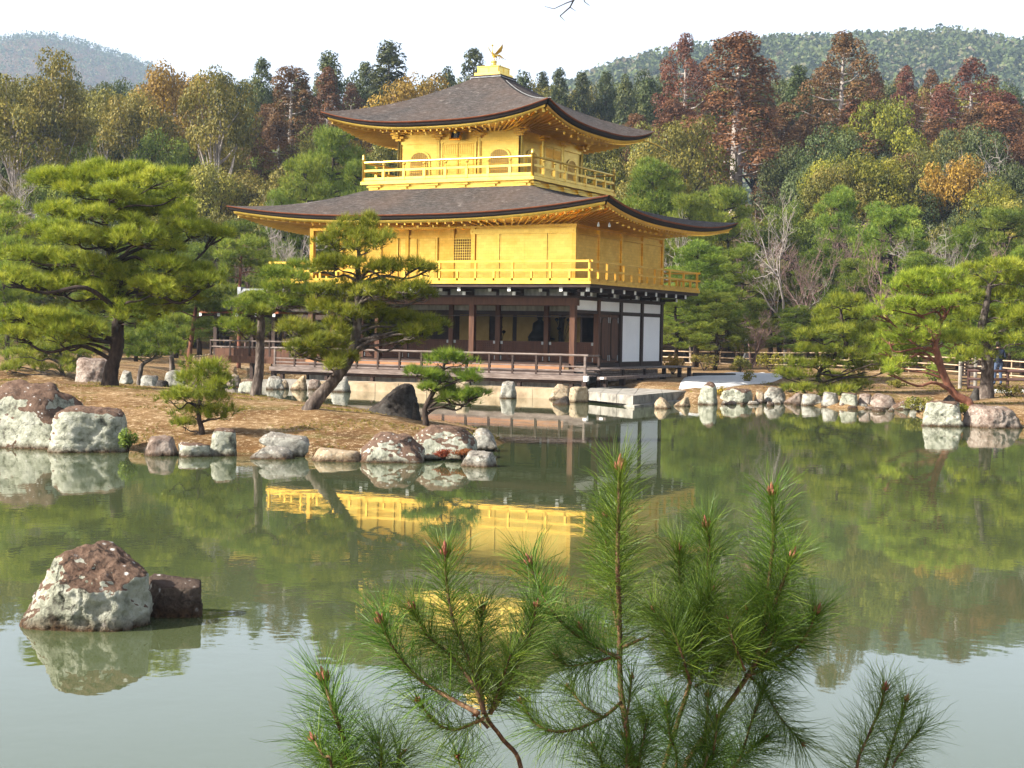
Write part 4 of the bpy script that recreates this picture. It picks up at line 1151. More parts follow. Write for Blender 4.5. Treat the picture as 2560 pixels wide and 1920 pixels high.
def rock_px(x0, x1, yt, yb, mat, label, seed, base_z=0.0, dep=.75, sub=4, sink=.25, group=None, rot=None, p=14, rough=.085, planes=None):
    """rock between pixel columns x0..x1, top row yt, foot row yb standing on height base_z"""
    c = on_z((x0 + x1) / 2, yb, base_z); D = depth_of(c)
    w = (x1 - x0) * D / FPX; h = (yb - yt) * D / FPX
    hz = (h * (1 + sink)) / 2
    dp = w * dep
    c = c + FH * dp * .30
    rg = random.Random(seed)
    rz = YAW + (rg.uniform(-.25, .25) if rot is None else rot)
    me = rock_mesh('rock', (w / 2 * 1.06, dp / 2, hz), seed, planes, sub=5 if w > 1.1 else max(sub, 4) if w > .5 else sub, p=max(p, 18), rough=rough)
    o = link('rock', me, MAT[mat])
    o.location = (c[0], c[1], base_z + h - hz); o.rotation_euler = (0, 0, rz)
    tag(o, label, 'rock', group)
    return o
# the big rock standing in the near water: shaped by its own planes
hc = on_z(206, 1572, 0); hD = depth_of(hc)
hero_planes = [(-.72, -.42, .52, .36), (-.90, .0, .42, .43), (-.34, -.92, .10, .40), (.10, -.98, .06, .40), (.86, -.50, .02, .42), (.99, .10, .02, .44), (.10, -.50, .86, .36),
               (.12, -.22, .97, .41), (.55, .0, .83, .46), (0, 1, .15, .42), (-.55, .2, .82, .46), (0, 0, -1, .5), (-.5, .8, .3, .45), (.6, .8, .2, .45), (-.62, -.70, .30, .44)]
me = rock_mesh('rock', (.5, .45, .5), 11, hero_planes, sub=6, p=40, rough=.075, norm=False)
o = link('rock', me, MAT['rock_green']); sc = hD / FPX * 345
o.scale = (sc * 1.0, sc * .85, sc * .98); o.location = (hc[0] + FH[0] * .22, hc[1] + FH[1] * .22, .12); o.rotation_euler = (0, 0, YAW + .06)
tag(o, 'large pale green rock with brown top standing in open water', 'rock')
hc2 = on_z(425, 1545, 0)
comp_planes = [(-1, 0, .1, .5), (1, .2, .05, .46), (.25, -1, .0, .32), (-.8, -.7, .2, .40), (.0, 1, 0, .4), (.1, -.15, 1, .42), (0, 0, -1, .5), (.75, -.6, 0, .40)]
me = rock_mesh('rock', (.5, .4, .4), 17, comp_planes, sub=5, p=40, rough=.05, norm=False)
o = link('rock', me, MAT['rock_dark_brown']); sc = hD / FPX * 165
o.scale = (sc, sc * .8, sc * .80); o.location = (hc2[0] + FH[0] * .12, hc2[1] + FH[1] * .12, .10); o.rotation_euler = (0, 0, YAW - .1)
tag(o, 'small dark brown block of rock touching the large rock in open water', 'rock')

IS = 'rocks along the island shore'
rock_px(-130, 190, 952, 1118, 'rock_green', 'huge rounded rock with brown crown at the island shore', 21, .0, .8, 5, .3, IS, p=9, planes=DOME)
rock_px(112, 306, 1018, 1130, 'rock_green', 'large flat-topped green and brown rock beside the huge rounded one', 22, 0, .8, 5, .3, IS, p=16, planes=BLOCK)
rock_px(355, 440, 1090, 1140, 'rock_brown', 'small pinkish rock between a leafy shrub and low pale stones', 23, 0, .8, 4, .3, IS)
rock_px(438, 526, 1108, 1142, 'rock_green', 'low pale flat stone left of the upright block', 24, 0, .7, 4, .4, IS)
rock_px(523, 588, 1070, 1140, 'rock_green', 'upright squarish pale block at the island water line', 25, 0, .8, 4, .3, IS, rot=.1, p=24, planes=BLOCK)
rock_px(622, 730, 1116, 1148, 'rock_grey', 'low mottled grey stone under the leaning slab', 26, 0, .7, 4, .4, IS)
o = rock_px(664, 768, 1056, 1142, 'rock_grey', 'slanting slab of rock leaning on the island slope', 27, 0, .6, 4, .25, IS, p=22)
o.rotation_euler = (0.15, R_(32), YAW); o.scale = (1.15, 1, .70)
rock_px(766, 908, 1122, 1154, 'rock_cream', 'long low cream stone lying along the water', 28, 0, .5, 4, .5, IS, rot=0, planes=FLAT)
rock_px(895, 1056, 1082, 1156, 'rock_green', 'jagged pale green rock beside the broad grey boulder', 29, 0, .8, 5, .3, IS, p=10, rough=.09, planes=DOME)
rock_px(1025, 1188, 1062, 1128, 'rock_green', 'broad grey-green boulder above red ferns', 30, .15, .8, 5, .3, IS, p=9, planes=DOME)
rock_px(1148, 1242, 1128, 1167, 'rock_grey', 'small pointed rock at the tip of the island', 31, 0, .7, 4, .4, IS)
rock_px(1165, 1246, 1072, 1122, 'rock_grey', 'dark mottled rock behind the broad boulder at the tip', 32, .05, .8, 4, .3, IS)
rock_px(916, 1052, 958, 1040, 'rock_dark', 'large dark boulder on the island next to a small pine', 33, .45, .7, 5, .35, IS, p=12, planes=WEDGE)
rock_px(1030, 1048, 1004, 1043, 'rock_dark', 'small dark stone leaning against the dark boulder', 34, .45, .9, 3, .3, IS)
rock_px(595, 625, 978, 1000, 'rock_dark', 'low dark stone at the foot of the straight pine', 35, .3, .9, 3, .3, IS)
rock_px(180, 272, 893, 955, 'rock_brown', 'brown boulder behind the trunk of the big pine', 36, .5, .7, 4, .3)
LS = 'rocks on the far shore beyond the island'
for i, (a, b, c, d, m) in enumerate(((348, 392, 938, 966, 'rock_grey'), (388, 420, 950, 968, 'rock_dark'), (408, 460, 925, 958, 'rock_grey'), (296, 330, 925, 955, 'rock_grey'), (455, 500, 950, 972, 'rock_brown'), (560, 600, 935, 958, 'rock_brown'))):
    rock_px(a, b, c, d, m, ['mottled grey stone on the far shore beyond the island', 'dark low stone on the far shore beyond the island', 'pale rounded stone near the far bamboo fence', 'grey stone close to a lichen covered trunk', 'low brown stone on the far shore', 'brown stone beside the fishing pavilion post'][i], 40 + i, .15, .8, 3, .4, LS)
FS = 'rocks in front of the foundation wall'
for i, (a, b, c, d, m, lab) in enumerate((
        (596, 650, 948, 985, 'rock_green', 'pale green rock behind the straight pine trunk'), (664, 712, 940, 974, 'rock_grey', 'wedge-shaped grey rock at the foundation corner'),
        (700, 722, 950, 972, 'rock_cream', 'small cream stone wedged at the foundation corner'), (724, 768, 938, 975, 'rock_cream', 'upright cream block at the foundation'), (770, 800, 948, 974, 'rock_brown', 'orange-brown stone set in the foundation'),
        (826, 878, 938, 980, 'rock_grey', 'grey pointed rock behind the leaning pine trunk'), (1136, 1176, 953, 994, 'rock_cream', 'cream rock behind the small pine'), (1246, 1290, 953, 996, 'rock_grey', 'tall grey rock standing before the foundation wall'),
        (1372, 1432, 960, 1000, 'rock_cream', 'rounded orange-cream boulder before the foundation wall'), (1382, 1426, 990, 1012, 'rock_dark', 'small dark stone in the water before the cream boulder'),
        (1422, 1472, 966, 1006, 'rock_cream', 'rough cream rock beside the stone terrace'))):
    rock_px(a, b, c, d, m, lab, 60 + i, 0, .6, 4 if b - a > 40 else 3, .35, FS)
RS = 'rocks along the right shore'
for i, (a, b, c, d, m, lab) in enumerate((
        (1637, 1678, 994, 1022, 'rock_cream', 'small white rock alone in the water off the terrace'), (1686, 1728, 992, 1016, 'rock_cream', 'low cream rock beside the terrace corner'), (1745, 1795, 954, 1012, 'rock_green', 'tall pale green rock at the edge of the white gravel'),
        (1788, 1812, 966, 984, 'rock_brown', 'small round brown stone behind the tall pale rock'), (1802, 1890, 970, 1008, 'rock_green', 'broad pale rock below the white gravel'), (1884, 1912, 974, 1008, 'rock_cream', 'narrow cream rock between two broad ones'),
        (1906, 1968, 968, 1008, 'rock_grey', 'broad grey rock at the foot of the layered pine'), (1962, 2010, 982, 1010, 'rock_brown', 'brown stone under the lowest pine branches'), (2008, 2060, 985, 1014, 'rock_grey', 'grey stone below the layered pine crown'),
        (2056, 2104, 980, 1018, 'rock_grey', 'stone beside the pine stem that enters the water'), (2100, 2150, 982, 1020, 'rock_green', 'mottled stone right of the layered pine stem'), (2146, 2186, 984, 1020, 'rock_brown', 'dull brown rock in the shore row'), (2176, 2256, 984, 1022, 'rock_brown', 'wide flat purple-brown rock in the shore row'),
        (2232, 2280, 1002, 1024, 'rock_green', 'low pale stone right of the purple-brown rock'), (2276, 2304, 994, 1022, 'rock_grey', 'small grey stone before the leaning red pine'), (2298, 2338, 1002, 1030, 'rock_green', 'angular pale stone at the foot of the leaning red pine'),
        (2308, 2414, 1002, 1066, 'rock_green', 'large pale lichen covered boulder in the shallows'), (2408, 2562, 1014, 1070, 'rock_brown', 'large broad pinkish boulder in the shallows'), (2360, 2400, 988, 1008, 'rock_dark', 'dark stone behind the pale boulder'), (2424, 2450, 968, 1002, 'rock_dark', 'dark rock between the two right-hand pine trunks'))):
    zb = .4 if i in (18, 19) else 0
    rock_px(a, b, c, d, m, lab, 80 + i, zb, .8, 5 if b - a > 90 else 4 if b - a > 38 else 3, .35, RS)
rgs = random.Random(9)
for i in range(22):
    x_ = 1812 + i * 23 + rgs.uniform(-8, 8)
    y_ = 1012 + rgs.uniform(-5, 5) + (12 if x_ > 2090 else 0)
    w_ = rgs.uniform(14, 34)
    rock_px(x_ - w_ / 2, x_ + w_ / 2, y_ - w_ * rgs.uniform(.3, .55), y_, ('rock_grey', 'rock_brown', 'rock_dark_brown')[i % 3], ('small grey stone at the foot of the shore row', 'small brown stone at the foot of the shore row', 'small dark wet stone at the foot of the shore row')[i % 3], 140 + i, 0, .8, 3, .5, ('grey', 'brown', 'dark')[i % 3] + ' small stones of the right shore')
o = box('stone_kerb', MAT['dark_stone'], None, -.9, .9, -.28, .28, -.1, .28); kp = on_z(1785, 944, .5); o.location = (kp[0], kp[1], .42); o.rotation_euler = (0, 0, YAW + .05)
tag(o, 'long dark stone block lying beside the white gravel', 'stone block')

# ------------------------------------------------------------------ vegetation tools
def unit(a): return a / (np.linalg.norm(a, axis=-1, keepdims=True) + 1e-9)
def tufts(pts, dirs, n, L, w, spread, rg, tint=None):
    """bursts of thin needles: n triangles per point"""
    N = len(pts)
    d = unit(np.repeat(dirs, n, 0) + rg.normal(size=(N * n, 3)) * spread)
    p = np.repeat(pts, n, 0)
    ln = L * rg.uniform(.65, 1.15, (N * n, 1))
    s = unit(np.cross(d, rg.normal(size=(N * n, 3)))) * (w / 2)
    V = np.stack([p - s, p + s, p + d * ln], 1).reshape(-1, 3)
    if tint is None: tint = rg.uniform(0, 1, N)
    T = np.repeat(np.clip(np.repeat(tint, n) + rg.normal(size=N * n) * .10, 0, 1), 3)
    return V, T
def leaves(pts, nrm, size, rg, tint, asp=.55, jit=.5):
    """separate rhombic leaves / sprigs"""
    N = len(pts)
    n = unit(nrm + rg.normal(size=(N, 3)) * jit)
    a = unit(np.cross(n, rg.normal(size=(N, 3))))
    b = np.cross(n, a)
    s = (size * rg.uniform(.6, 1.25, N))[:, None]
    V = np.stack([pts - a * s * .5, pts - b * s * asp * .5, pts + a * s * .5, pts + b * s * asp * .5], 1).reshape(-1, 3)
    return V, np.repeat(tint, 4)
def spline(pts, rad, k=5):
    """Catmull-Rom through points with radii"""
    P = [np.array(p, float) for p in pts]; n = len(P); out = []; R = []
    for i in range(n - 1):
        p0 = P[max(i - 1, 0)]; p1 = P[i]; p2 = P[i + 1]; p3 = P[min(i + 2, n - 1)]
        for j in range(k):
            t = j / k
            out.append(.5 * ((2 * p1) + (-p0 + p2) * t + (2 * p0 - 5 * p1 + 4 * p2 - p3) * t * t + (-p0 + 3 * p1 - 3 * p2 + p3) * t ** 3))
            R.append(rad[i] + (rad[i + 1] - rad[i]) * t)
    out.append(P[-1]); R.append(rad[-1])
    return out, R

def lobed_pad(c, rx, ry, rz, dens, rg):
    """points and directions of needle tufts of one flat foliage cushion"""
    pts, dirs, tn, lob = [], [], [], []
    k = max(3, int(round(4 + rx * 3)))
    for i in range(k):
        a = rg.uniform(0, 2 * math.pi); q = math.sqrt(rg.uniform(0.02, 1)) * .72
        oc = np.array([0., 0, 0]) + RT * rx * q * math.cos(a) + FH * ry * q * math.sin(a) + np.array([0, 0, rz * (rg.uniform(-.45, .45) - .35 * q * q)])
        r = rg.uniform(.34, .52)
        lx, ly, lz = max(rx * r, .16), max(ry * r, .16), rz * rg.uniform(.55, .85)
        area = lx * ly * 3.9
        m = max(10, int(area * dens))
        v = unit(rg.normal(size=(m, 3))); v[:, 2] = np.where(v[:, 2] < -.45, -v[:, 2], v[:, 2])
        rr = rg.uniform(.45, 1.0, (m, 1)) ** .6
        u = v * rr
        P = c + oc + RT[None] * (u[:, :1] * lx) + FH[None] * (u[:, 1:2] * ly) + np.array([[0, 0, 1.]]) * (u[:, 2:] * lz)
        dr = RT[None] * v[:, :1] + FH[None] * v[:, 1:2] + np.array([[0, 0, 1.]]) * (np.maximum(v[:, 2:], 0) + .75)
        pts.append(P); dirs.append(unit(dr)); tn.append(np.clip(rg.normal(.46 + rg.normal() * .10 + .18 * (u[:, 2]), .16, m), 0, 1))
        lob.append(c + oc - np.array([0, 0, lz * .2]))
    return np.concatenate(pts), np.concatenate(dirs), np.concatenate(tn), lob

def garden_pine(label, trunk, pads, D, conv, seed, needle='needle', bark='bark_grey', dens=95, nl=.13, nw=.0085, nn=11, group='pines shaped by pruning', rootz=None, spreadD=.9, name='pine_tree', grow=1.0):
    """trunk: (u, v, radius in photo px); pads: (u, v, ru, rv) in a zoomed crop, conv turns crop coordinates into photo px"""
    rg = np.random.RandomState(seed); rr = random.Random(seed)
    k = conv(1, 0)[0] - conv(0, 0)[0]
    pts = []; rad = []
    for i, (u, v, r) in enumerate(trunk):
        x, y = conv(u, v); pts.append(at_d(x, y, D)); rad.append(r * k * D / FPX)
    g0 = pts[0]
    zb = gz(g0[0], g0[1]) if rootz is None else rootz
    pts = [np.array([g0[0], g0[1], min(zb, g0[2]) - .15])] + pts; rad = [rad[0] * 1.5] + [rad[0] * 1.15] + rad[1:]
    root = thing(name, label, 'tree', tuple(float(x) for x in (g0[0], g0[1], zb)), group)
    tp, tr = spline(pts, rad, 6)
    tm = MB().tube(tp, tr, 12, jitter=.09, rng=rr)
    V = []; T = []
    tpa = np.array(tp)
    for i, (u, v, ru, rv) in enumerate(pads):
        x, y = conv(u, v); Dp = D + rr.uniform(-1.25 * spreadD, .7 * spreadD) * (1 if i % 2 else .6)
        c = at_d(x, y, Dp)
        rx, rz = ru * k * Dp / FPX * 1.12 * grow, rv * k * Dp / FPX * 1.12 * grow
        ry = max(rx * .85, .3)
        P, dr, tn, lob = lobed_pad(c, rx, ry, rz, dens, rg)
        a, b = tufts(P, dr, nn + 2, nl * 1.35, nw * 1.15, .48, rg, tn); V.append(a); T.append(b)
        # limb from the stem out to the cushion
        cost = np.linalg.norm((tpa - c)[:, :2], axis=1) * .35 + np.abs(tpa[:, 2] - (c[2] - .12 - .22 * np.linalg.norm((tpa - c)[:, :2], axis=1)))
        j = int(np.argmin(cost)); s = tpa[j]; e = c - np.array([0, 0, rz * .35])
        L = float(np.linalg.norm(e - s))
        m1 = s + (e - s) * .35 + rg.normal(size=3) * L * .05 + np.array([0, 0, L * .05]); m2 = s + (e - s) * .7 + rg.normal(size=3) * L * .06 - np.array([0, 0, L * .04])
        r0 = min(tr[j] * .55, .012 + L * .022); bp, br = spline([s, m1, m2, e], [r0, r0 * .8, r0 * .55, r0 * .38], 4)
        mb = MB().tube(bp, br, 7, jitter=.08, rng=rr)
        for q in lob:
            md = (e + q) / 2 + rg.normal(size=3) * .05 + np.array([0, 0, -.04])
            mb.tube([m2 * .4 + e * .6, md, q], [r0 * .38, r0 * .25, r0 * .12], 5)
        mb.build('branch', MAT[bark], root, smooth=True)
    tm.build('trunk', MAT[bark], root, smooth=True)
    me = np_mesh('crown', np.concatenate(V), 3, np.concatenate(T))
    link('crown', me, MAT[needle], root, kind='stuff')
    return root

# ---- forest library: one trunk mesh and one crown mesh per kind, placed many times
LIB = {}
def lib(kind, trunk_mb, V, T, k):
    me = trunk_mb.mesh('trunk', True)
    cr = np_mesh('crown', np.concatenate(V), k, np.concatenate(T)) if V else None
    LIB.setdefault(kind, []).append((me, cr))
def blob(c, r, n, size, rg, tmean, asp=.55, flat=.8, outward=1.0, droop=0.0):
    v = unit(rg.normal(size=(n, 3))); q = rg.uniform(.45, 1, (n, 1)) ** .6
    p = c + v * q * np.array([r, r, r * flat])
    nr = v * outward + np.array([0, 0, .35 - droop])
    return leaves(p, nr, size, rg, np.clip(rg.normal(tmean, .2, n), 0, 1), asp)
def make_cedar(seed, h=20, w=6.5, low=.22, dens=1.0, gap=.0):
    """big conifer of rounded foliage lumps stacked round a straight stem"""
    rg = np.random.RandomState(seed)
    mb = MB().tube([(0, 0, -.5), (.1, 0, h * .3), (0, .1, h * .7), (0, 0, h * .97)], [.50, .40, .22, .03], 8)
    V = []; T = []
    n = int(56 * dens)
    for i in range(n):
        t = low + (1 - low) * ((i + rg.uniform(0, 1)) / n) ** .92
        prof = min(1.0, 1.30 * (1 - t) ** .58) * (.78 + .30 * math.sin(t * 17 + seed * 2.1))
        if t < low + .10: prof *= .6
        if rg.uniform() < gap: continue
        L = w / 2 * prof * rg.uniform(.45, 1.0)
        a = i * 2.399 + rg.uniform(-.5, .5)
        r = (.50 + .85 * (1 - t)) * rg.uniform(.75, 1.2) * w / 8.5
        c = np.array([L * math.cos(a), L * math.sin(a), h * t])
        m = int(330 * r * r + 60)
        v = unit(rg.normal(size=(m, 3))); q = rg.uniform(.62, 1.03, (m, 1)) ** .7
        v[:, 2] = np.where(v[:, 2] < -.55, -v[:, 2], v[:, 2])
        p = c + v * q * np.array([r, r, r * .88])
        a_, b_ = leaves(p, v + np.array([0, 0, .25]), .22, rg, np.clip(rg.normal(rg.uniform(.25, .75), .16, m), 0, 1), .5, .42)
        V.append(a_); T.append(b_)
        if L > .8: mb.tube([(0, 0, h * t - .30 * L), (c[0] * .55, c[1] * .55, h * t - .28 * L), (c[0], c[1], c[2] - r * .3)], [.09, .06, .03], 4, cap=False)
    for k in range(3 if low > .4 else 0):       # dead snags on the bare stem
        a = rg.uniform(0, 6.28); z = h * rg.uniform(.2, .42); L = rg.uniform(1.0, 2.2)
        mb.tube([(0, 0, z), (L * .6 * math.cos(a), L * .6 * math.sin(a), z + .15), (L * math.cos(a), L * math.sin(a), z + .6)], [.09, .06, .02], 5, cap=False)
    a_, b_ = blob(np.array([0, 0, h * .975]), .42, 90, .22, rg, .55, .5, 1.2); V.append(a_); T.append(b_)
    lib('cedar', mb, V, T, 4)
def make_cypress(seed, h=16, w=5):
    rg = np.random.RandomState(seed)
    mb = MB().tube([(0, 0, -.5), (0, .1, h * .5), (0, 0, h * .97)], [.28, .17, .02], 6)
    V = []; T = []
    n = 110
    for i in range(n):
        t = .12 + .87 * (i + rg.uniform(0, 1)) / n
        L = w / 2 * min(1, 1.2 * (1 - t) ** .62) * rg.uniform(.6, 1.12) + .08
        a = i * 2.399
        c = np.array([L * math.cos(a) * .8, L * math.sin(a) * .8, h * t + rg.uniform(-.2, .2)])
        a_, b_ = blob(c, rg.uniform(.6, 1.0) * (.5 + .5 * (1 - t)), 95, .27, rg, rg.uniform(.2, .75), .38, 1.0, 1.0, -.25)
        V.append(a_); T.append(b_)
        if L > .9: mb.tube([(0, 0, h * t - .4), tuple(c)], [.05, .015], 4, cap=False)
    lib('cypress', mb, V, T, 4)
def make_broad(seed, h=13, w=9, trunk_h=.3, leaf=.18, n=46, per=300, kind='broad', sparse=False):
    rg = np.random.RandomState(seed); rr = random.Random(seed)
    mb = MB().tube([(0, 0, -.5), (.15, 0, h * .2), (-.1, .15, h * .45), (0, 0, h * .7)], [.30, .24, .17, .06], 7)
    V = []; T = []
    for i in range(n):
        v = unit(rg.normal(size=3)); v[2] = abs(v[2]) * 1.1 - .35
        q = rg.uniform(.45, 1.0) ** .5
        c = np.array([v[0] * w * .42 * q, v[1] * w * .42 * q, h * (.60 + .30 * v[2] * q)])
        c = c + rg.normal(size=3) * np.array([.3, .3, .2])
        if sparse and c[2] < h * .56: continue
        r = rg.uniform(.7, 1.35)
        a_, b_ = blob(c, r, int(per * r), leaf, rg, rg.uniform(.25, .75), .6, .62)
        V.append(a_); T.append(b_)
        z0 = h * rg.uniform(.28, .6)
        if i % 2 == 0:
            mid = np.array([c[0] * .45, c[1] * .45, z0 + (c[2] - z0) * .5]) + rg.normal(size=3) * .2
            mb.tube([(0, 0, z0), tuple(mid), tuple(c)], [.11, .07, .02], 5, cap=False)
    lib(kind, mb, V, T, 4)
def make_fpine(seed, h=11, w=7, n=34):
    n = int(n * 1.35)
    """loose forest pine with soft horizontal cushions"""
    rg = np.random.RandomState(seed); rr = random.Random(seed)
    bend = rg.normal(size=2) * .4
    mb = MB().tube([(0, 0, -.5), (bend[0], bend[1], h * .35), (-bend[0] * .6, bend[1] * .5, h * .65), (0, 0, h * .96)], [.24, .18, .12, .03], 7)
    V = []; T = []
    for i in range(n):
        t = .26 + .72 * (i + rg.uniform(0, 1)) / n
        L = w / 2 * (1 - (t - .26) / .78) ** .55 * rg.uniform(.35, 1.1) + .15
        a = i * 2.399 + rg.uniform(-.5, .5)
        c = np.array([L * math.cos(a), L * math.sin(a), h * t + rg.uniform(-.2, .2)])
        rx = rg.uniform(.7, 1.25) * (.75 + .5 * (1 - t)); m = int(170 * rx)
        P = c + unit(rg.normal(size=(m, 3))) * rg.uniform(.2, 1, (m, 1)) ** .5 * np.array([rx, rx, .36 * rx + .1])
        dr = unit((P - c) * np.array([.8, .8, .6]) + np.array([0, 0, .55]))
        a_, b_ = tufts(P, dr, 7, .30, .034, .55, rg, np.clip(rg.normal(rg.uniform(.35, .65), .18, m), 0, 1))
        V.append(a_); T.append(b_)
        mb.tube([(0, 0, h * t - .25 * L), (c[0] * .5, c[1] * .5, h * t - .2 * L), (c[0], c[1], c[2] - .1)], [.07, .05, .02], 5, cap=False)
    lib('fpine', mb, V, T, 3)
def make_bare(seed, h=10, w=6, fine=True, kind='bare'):
    rg = np.random.RandomState(seed); rr = random.Random(seed)
    mb = MB()
    tw = []
    def grow(p, d, L, r, lev):
        n = 4; pts = [p]; q = p
        for i in range(n):
            d = unit(d + rg.normal(size=3) * .16 + np.array([0, 0, .06])); q = q + d * (L / n); pts.append(q)
        mb.tube([tuple(x) for x in pts], [r * (1 - .55 * i / n) for i in range(n + 1)], 6 if lev == 0 else 4 if lev < 2 else 3, cap=False)
        if lev >= 4: return
        k = [6, 5, 4, 4][lev]
        for i in range(k):
            j = 1 + int(rg.uniform(.25 if lev == 0 else 0, 1) * n * .99)
            dd_ = unit(d * .75 + rg.normal(size=3) * np.array([.75, .75, .35]) + np.array([0, 0, .12]))
            grow(pts[min(j, n)], dd_, L * rg.uniform(.42, .66), max(r * .45, .012), lev + 1)
    for s in range(2 if seed % 2 else 1):
        grow(np.array([s * .3, 0, -.3]), unit(np.array([rg.normal() * .15, rg.normal() * .15, 1])), h * .52, .15, 0)
    me = mb.mesh('trunk', True, fix=False)
    LIB.setdefault(kind, []).append((me, None))
for s in range(3): make_cedar(s + 1, 20, (11.5, 11.5, 13.0)[s], (.16, .48, .22)[s], (1.15, .95, 1.2)[s], (0, .12, .05)[s])
for s in range(3): make_cypress(s + 5, 16, (5.2, 4.4, 6.0)[s])
for s in range(3): make_broad(s + 9, 12, (9, 8, 10)[s])
make_broad(14, 15, 7.5, .4, .19, 44, 240, 'tallpine', True)
make_broad(15, 15, 6.5, .4, .19, 40, 240, 'tallpine', True)
for s in range(4): make_fpine(s + 20, 11, (7, 6.4, 8, 7)[s], (34, 30, 38, 36)[s])
for s in range(3): make_bare(s + 31, 10)
LIBDIM = {}
for kd, ls in LIB.items():
    for i, (a, b) in enumerate(ls):
        co = np.empty(len((b or a).vertices) * 3, np.float32); (b or a).vertices.foreach_get('co', co); co = co.reshape(-1, 3)
        LIBDIM[kd, i] = (float(np.percentile(np.hypot(co[:, 0], co[:, 1]), 96)) * 2, float(co[:, 2].max()))

RG = random.Random(77)
def plant(kind, px, ptop, wpx, D, mat, label, group, bark='bark_dark', var=None, name='tree', cat='tree', base=None, hmin=2.0):
    """forest tree whose top shows at (px, ptop); stands on the ground at depth D"""
    p = at_d(px, 800, D); x, y = float(p[0]), float(p[1])
    z0 = gz(x, y) if base is None else base
    ztop = float(at_d(px, ptop, D)[2])
    h = max(ztop - z0, hmin)
    i = RG.randrange(len(LIB[kind])) if var is None else var % len(LIB[kind])
    w = wpx * D / FPX
    lw, lh = LIBDIM[kind, i]
    tm, cm = LIB[kind][i]
    root = thing(name, label, cat, (x, y, z0), group)
    root.rotation_euler = (0, 0, RG.uniform(0, 6.28)); s = max(w / lw * (1.5 if kind == 'cedar' else 1.1), (.62 if kind in ('broad', 'fpine') else .5) * h / lh)
    root.scale = (s, s, h / lh)
    for nm, me, m in (('trunk', tm, bark), ('crown', cm, mat)):
        if me is None: continue
        if len(me.materials) == 0: me.materials.append(MAT[m])
        o = bpy.data.objects.new(nm, me); COL.objects.link(o); o.parent = root
        o.material_slots[0].link = 'OBJECT'; o.material_slots[0].material = MAT[m]
        if nm == 'crown': o['kind'] = 'stuff'
    return root

# ------------------------------------------------------------------ garden pines (near and middle ground)
Z4 = lambda u, v: (.4581 * u, 380 + .4581 * v)
Z2 = lambda u, v: (560 + .30137 * u, 460 + .30137 * v)
Z5 = lambda u, v: (560 + .3255 * u, 860 + .3255 * v)
Z6 = lambda u, v: (1620 + .42495 * u, 660 + .42495 * v)
ID = lambda u, v: (u, v)
garden_pine('big spreading pine with dark curved trunk on the island',
    [(600, 1275, 42), (610, 1180, 38), (640, 1060, 36), (642, 960, 33), (650, 870, 30), (640, 740, 26), (610, 600, 23), (590, 480, 19), (565, 330, 14), (600, 220, 9)],
    [(300, 150, 170, 55), (480, 130, 190, 60), (700, 130, 200, 60), (860, 150, 150, 60), (970, 220, 110, 50), (600, 235, 170, 50), (420, 220, 130, 45), (780, 240, 150, 50),
     (300, 330, 150, 50), (480, 340, 130, 45), (640, 320, 170, 55), (850, 310, 170, 55), (720, 390, 150, 50), (960, 340, 110, 50),
     (260, 420, 150, 50), (420, 470, 170, 55), (600, 490, 180, 55), (780, 470, 170, 55), (920, 430, 150, 55), (1060, 430, 150, 50), (1180, 450, 110, 40), (960, 510, 130, 45),
     (140, 560, 130, 50), (250, 590, 150, 55), (420, 620, 180, 60), (600, 640, 150, 60), (760, 590, 130, 55), (920, 630, 160, 65), (1060, 650, 130, 60), (1140, 700, 110, 45), (700, 690, 130, 50),
     (60, 700, 110, 60), (200, 720, 150, 60), (330, 740, 180, 65), (500, 750, 180, 65), (660, 760, 170, 65), (860, 740, 170, 60), (1000, 720, 130, 60), (760, 840, 170, 60), (560, 840, 150, 55), (880, 860, 120, 60), (1000, 790, 110, 40),
     (80, 890, 130, 50), (220, 920, 170, 60), (380, 930, 170, 60), (300, 1000, 170, 50), (480, 980, 110, 45), (720, 910, 110, 55), (120, 1000, 110, 40)],
    39.0, Z4, 101, 'needle', 'bark_dark', 120, .15, .0095, 11, spreadD=1.3)
garden_pine('leaning pine with grey plated bark before the pavilion',
    [(720, 1858, 55), (830, 1720, 50), (960, 1570, 46), (1050, 1430, 44), (1095, 1250, 40), (1110, 1100, 34), (1115, 950, 30), (1120, 820, 28), (1110, 700, 22), (1120, 600, 17), (1100, 450, 10)],
    [(1090, 320, 130, 75), (980, 390, 130, 75), (880, 450, 110, 55), (1200, 380, 130, 70), (1290, 440, 110, 65), (1080, 470, 150, 70), (1180, 520, 130, 60), (980, 540, 120, 50),
     (800, 690, 120, 50), (930, 670, 160, 60), (1120, 680, 150, 60), (1250, 720, 110, 45), (1440, 670, 130, 55), (1560, 690, 120, 50), (1690, 700, 90, 45), (1350, 700, 100, 45),
     (760, 880, 140, 55), (900, 880, 150, 60), (1040, 850, 130, 60), (1250, 900, 150, 60), (1380, 880, 120, 60), (1540, 870, 140, 60), (1660, 920, 100, 50), (1450, 940, 130, 50),
     (820, 1010, 150, 55), (980, 1000, 150, 55), (1180, 1040, 140, 55), (1320, 1100, 130, 55), (1020, 1080, 140, 50), (1500, 1120, 120, 55), (1640, 1140, 120, 55), (1770, 1160, 110, 50), (1560, 1240, 140, 65), (1480, 1310, 110, 50), (1680, 1230, 110, 55), (1280, 1230, 110, 55),
     (600, 1200, 120, 60), (720, 1230, 150, 75), (880, 1200, 150, 70), (820, 1310, 160, 60), (960, 1290, 110, 60), (600, 1380, 120, 50), (740, 1400, 150, 55), (900, 1400, 140, 60), (980, 1450, 100, 60), (890, 1510, 60, 45)],
    32.3, Z2, 102, 'needle', 'bark_grey', 150, .135, .0085, 12, spreadD=.7, grow=1.18)
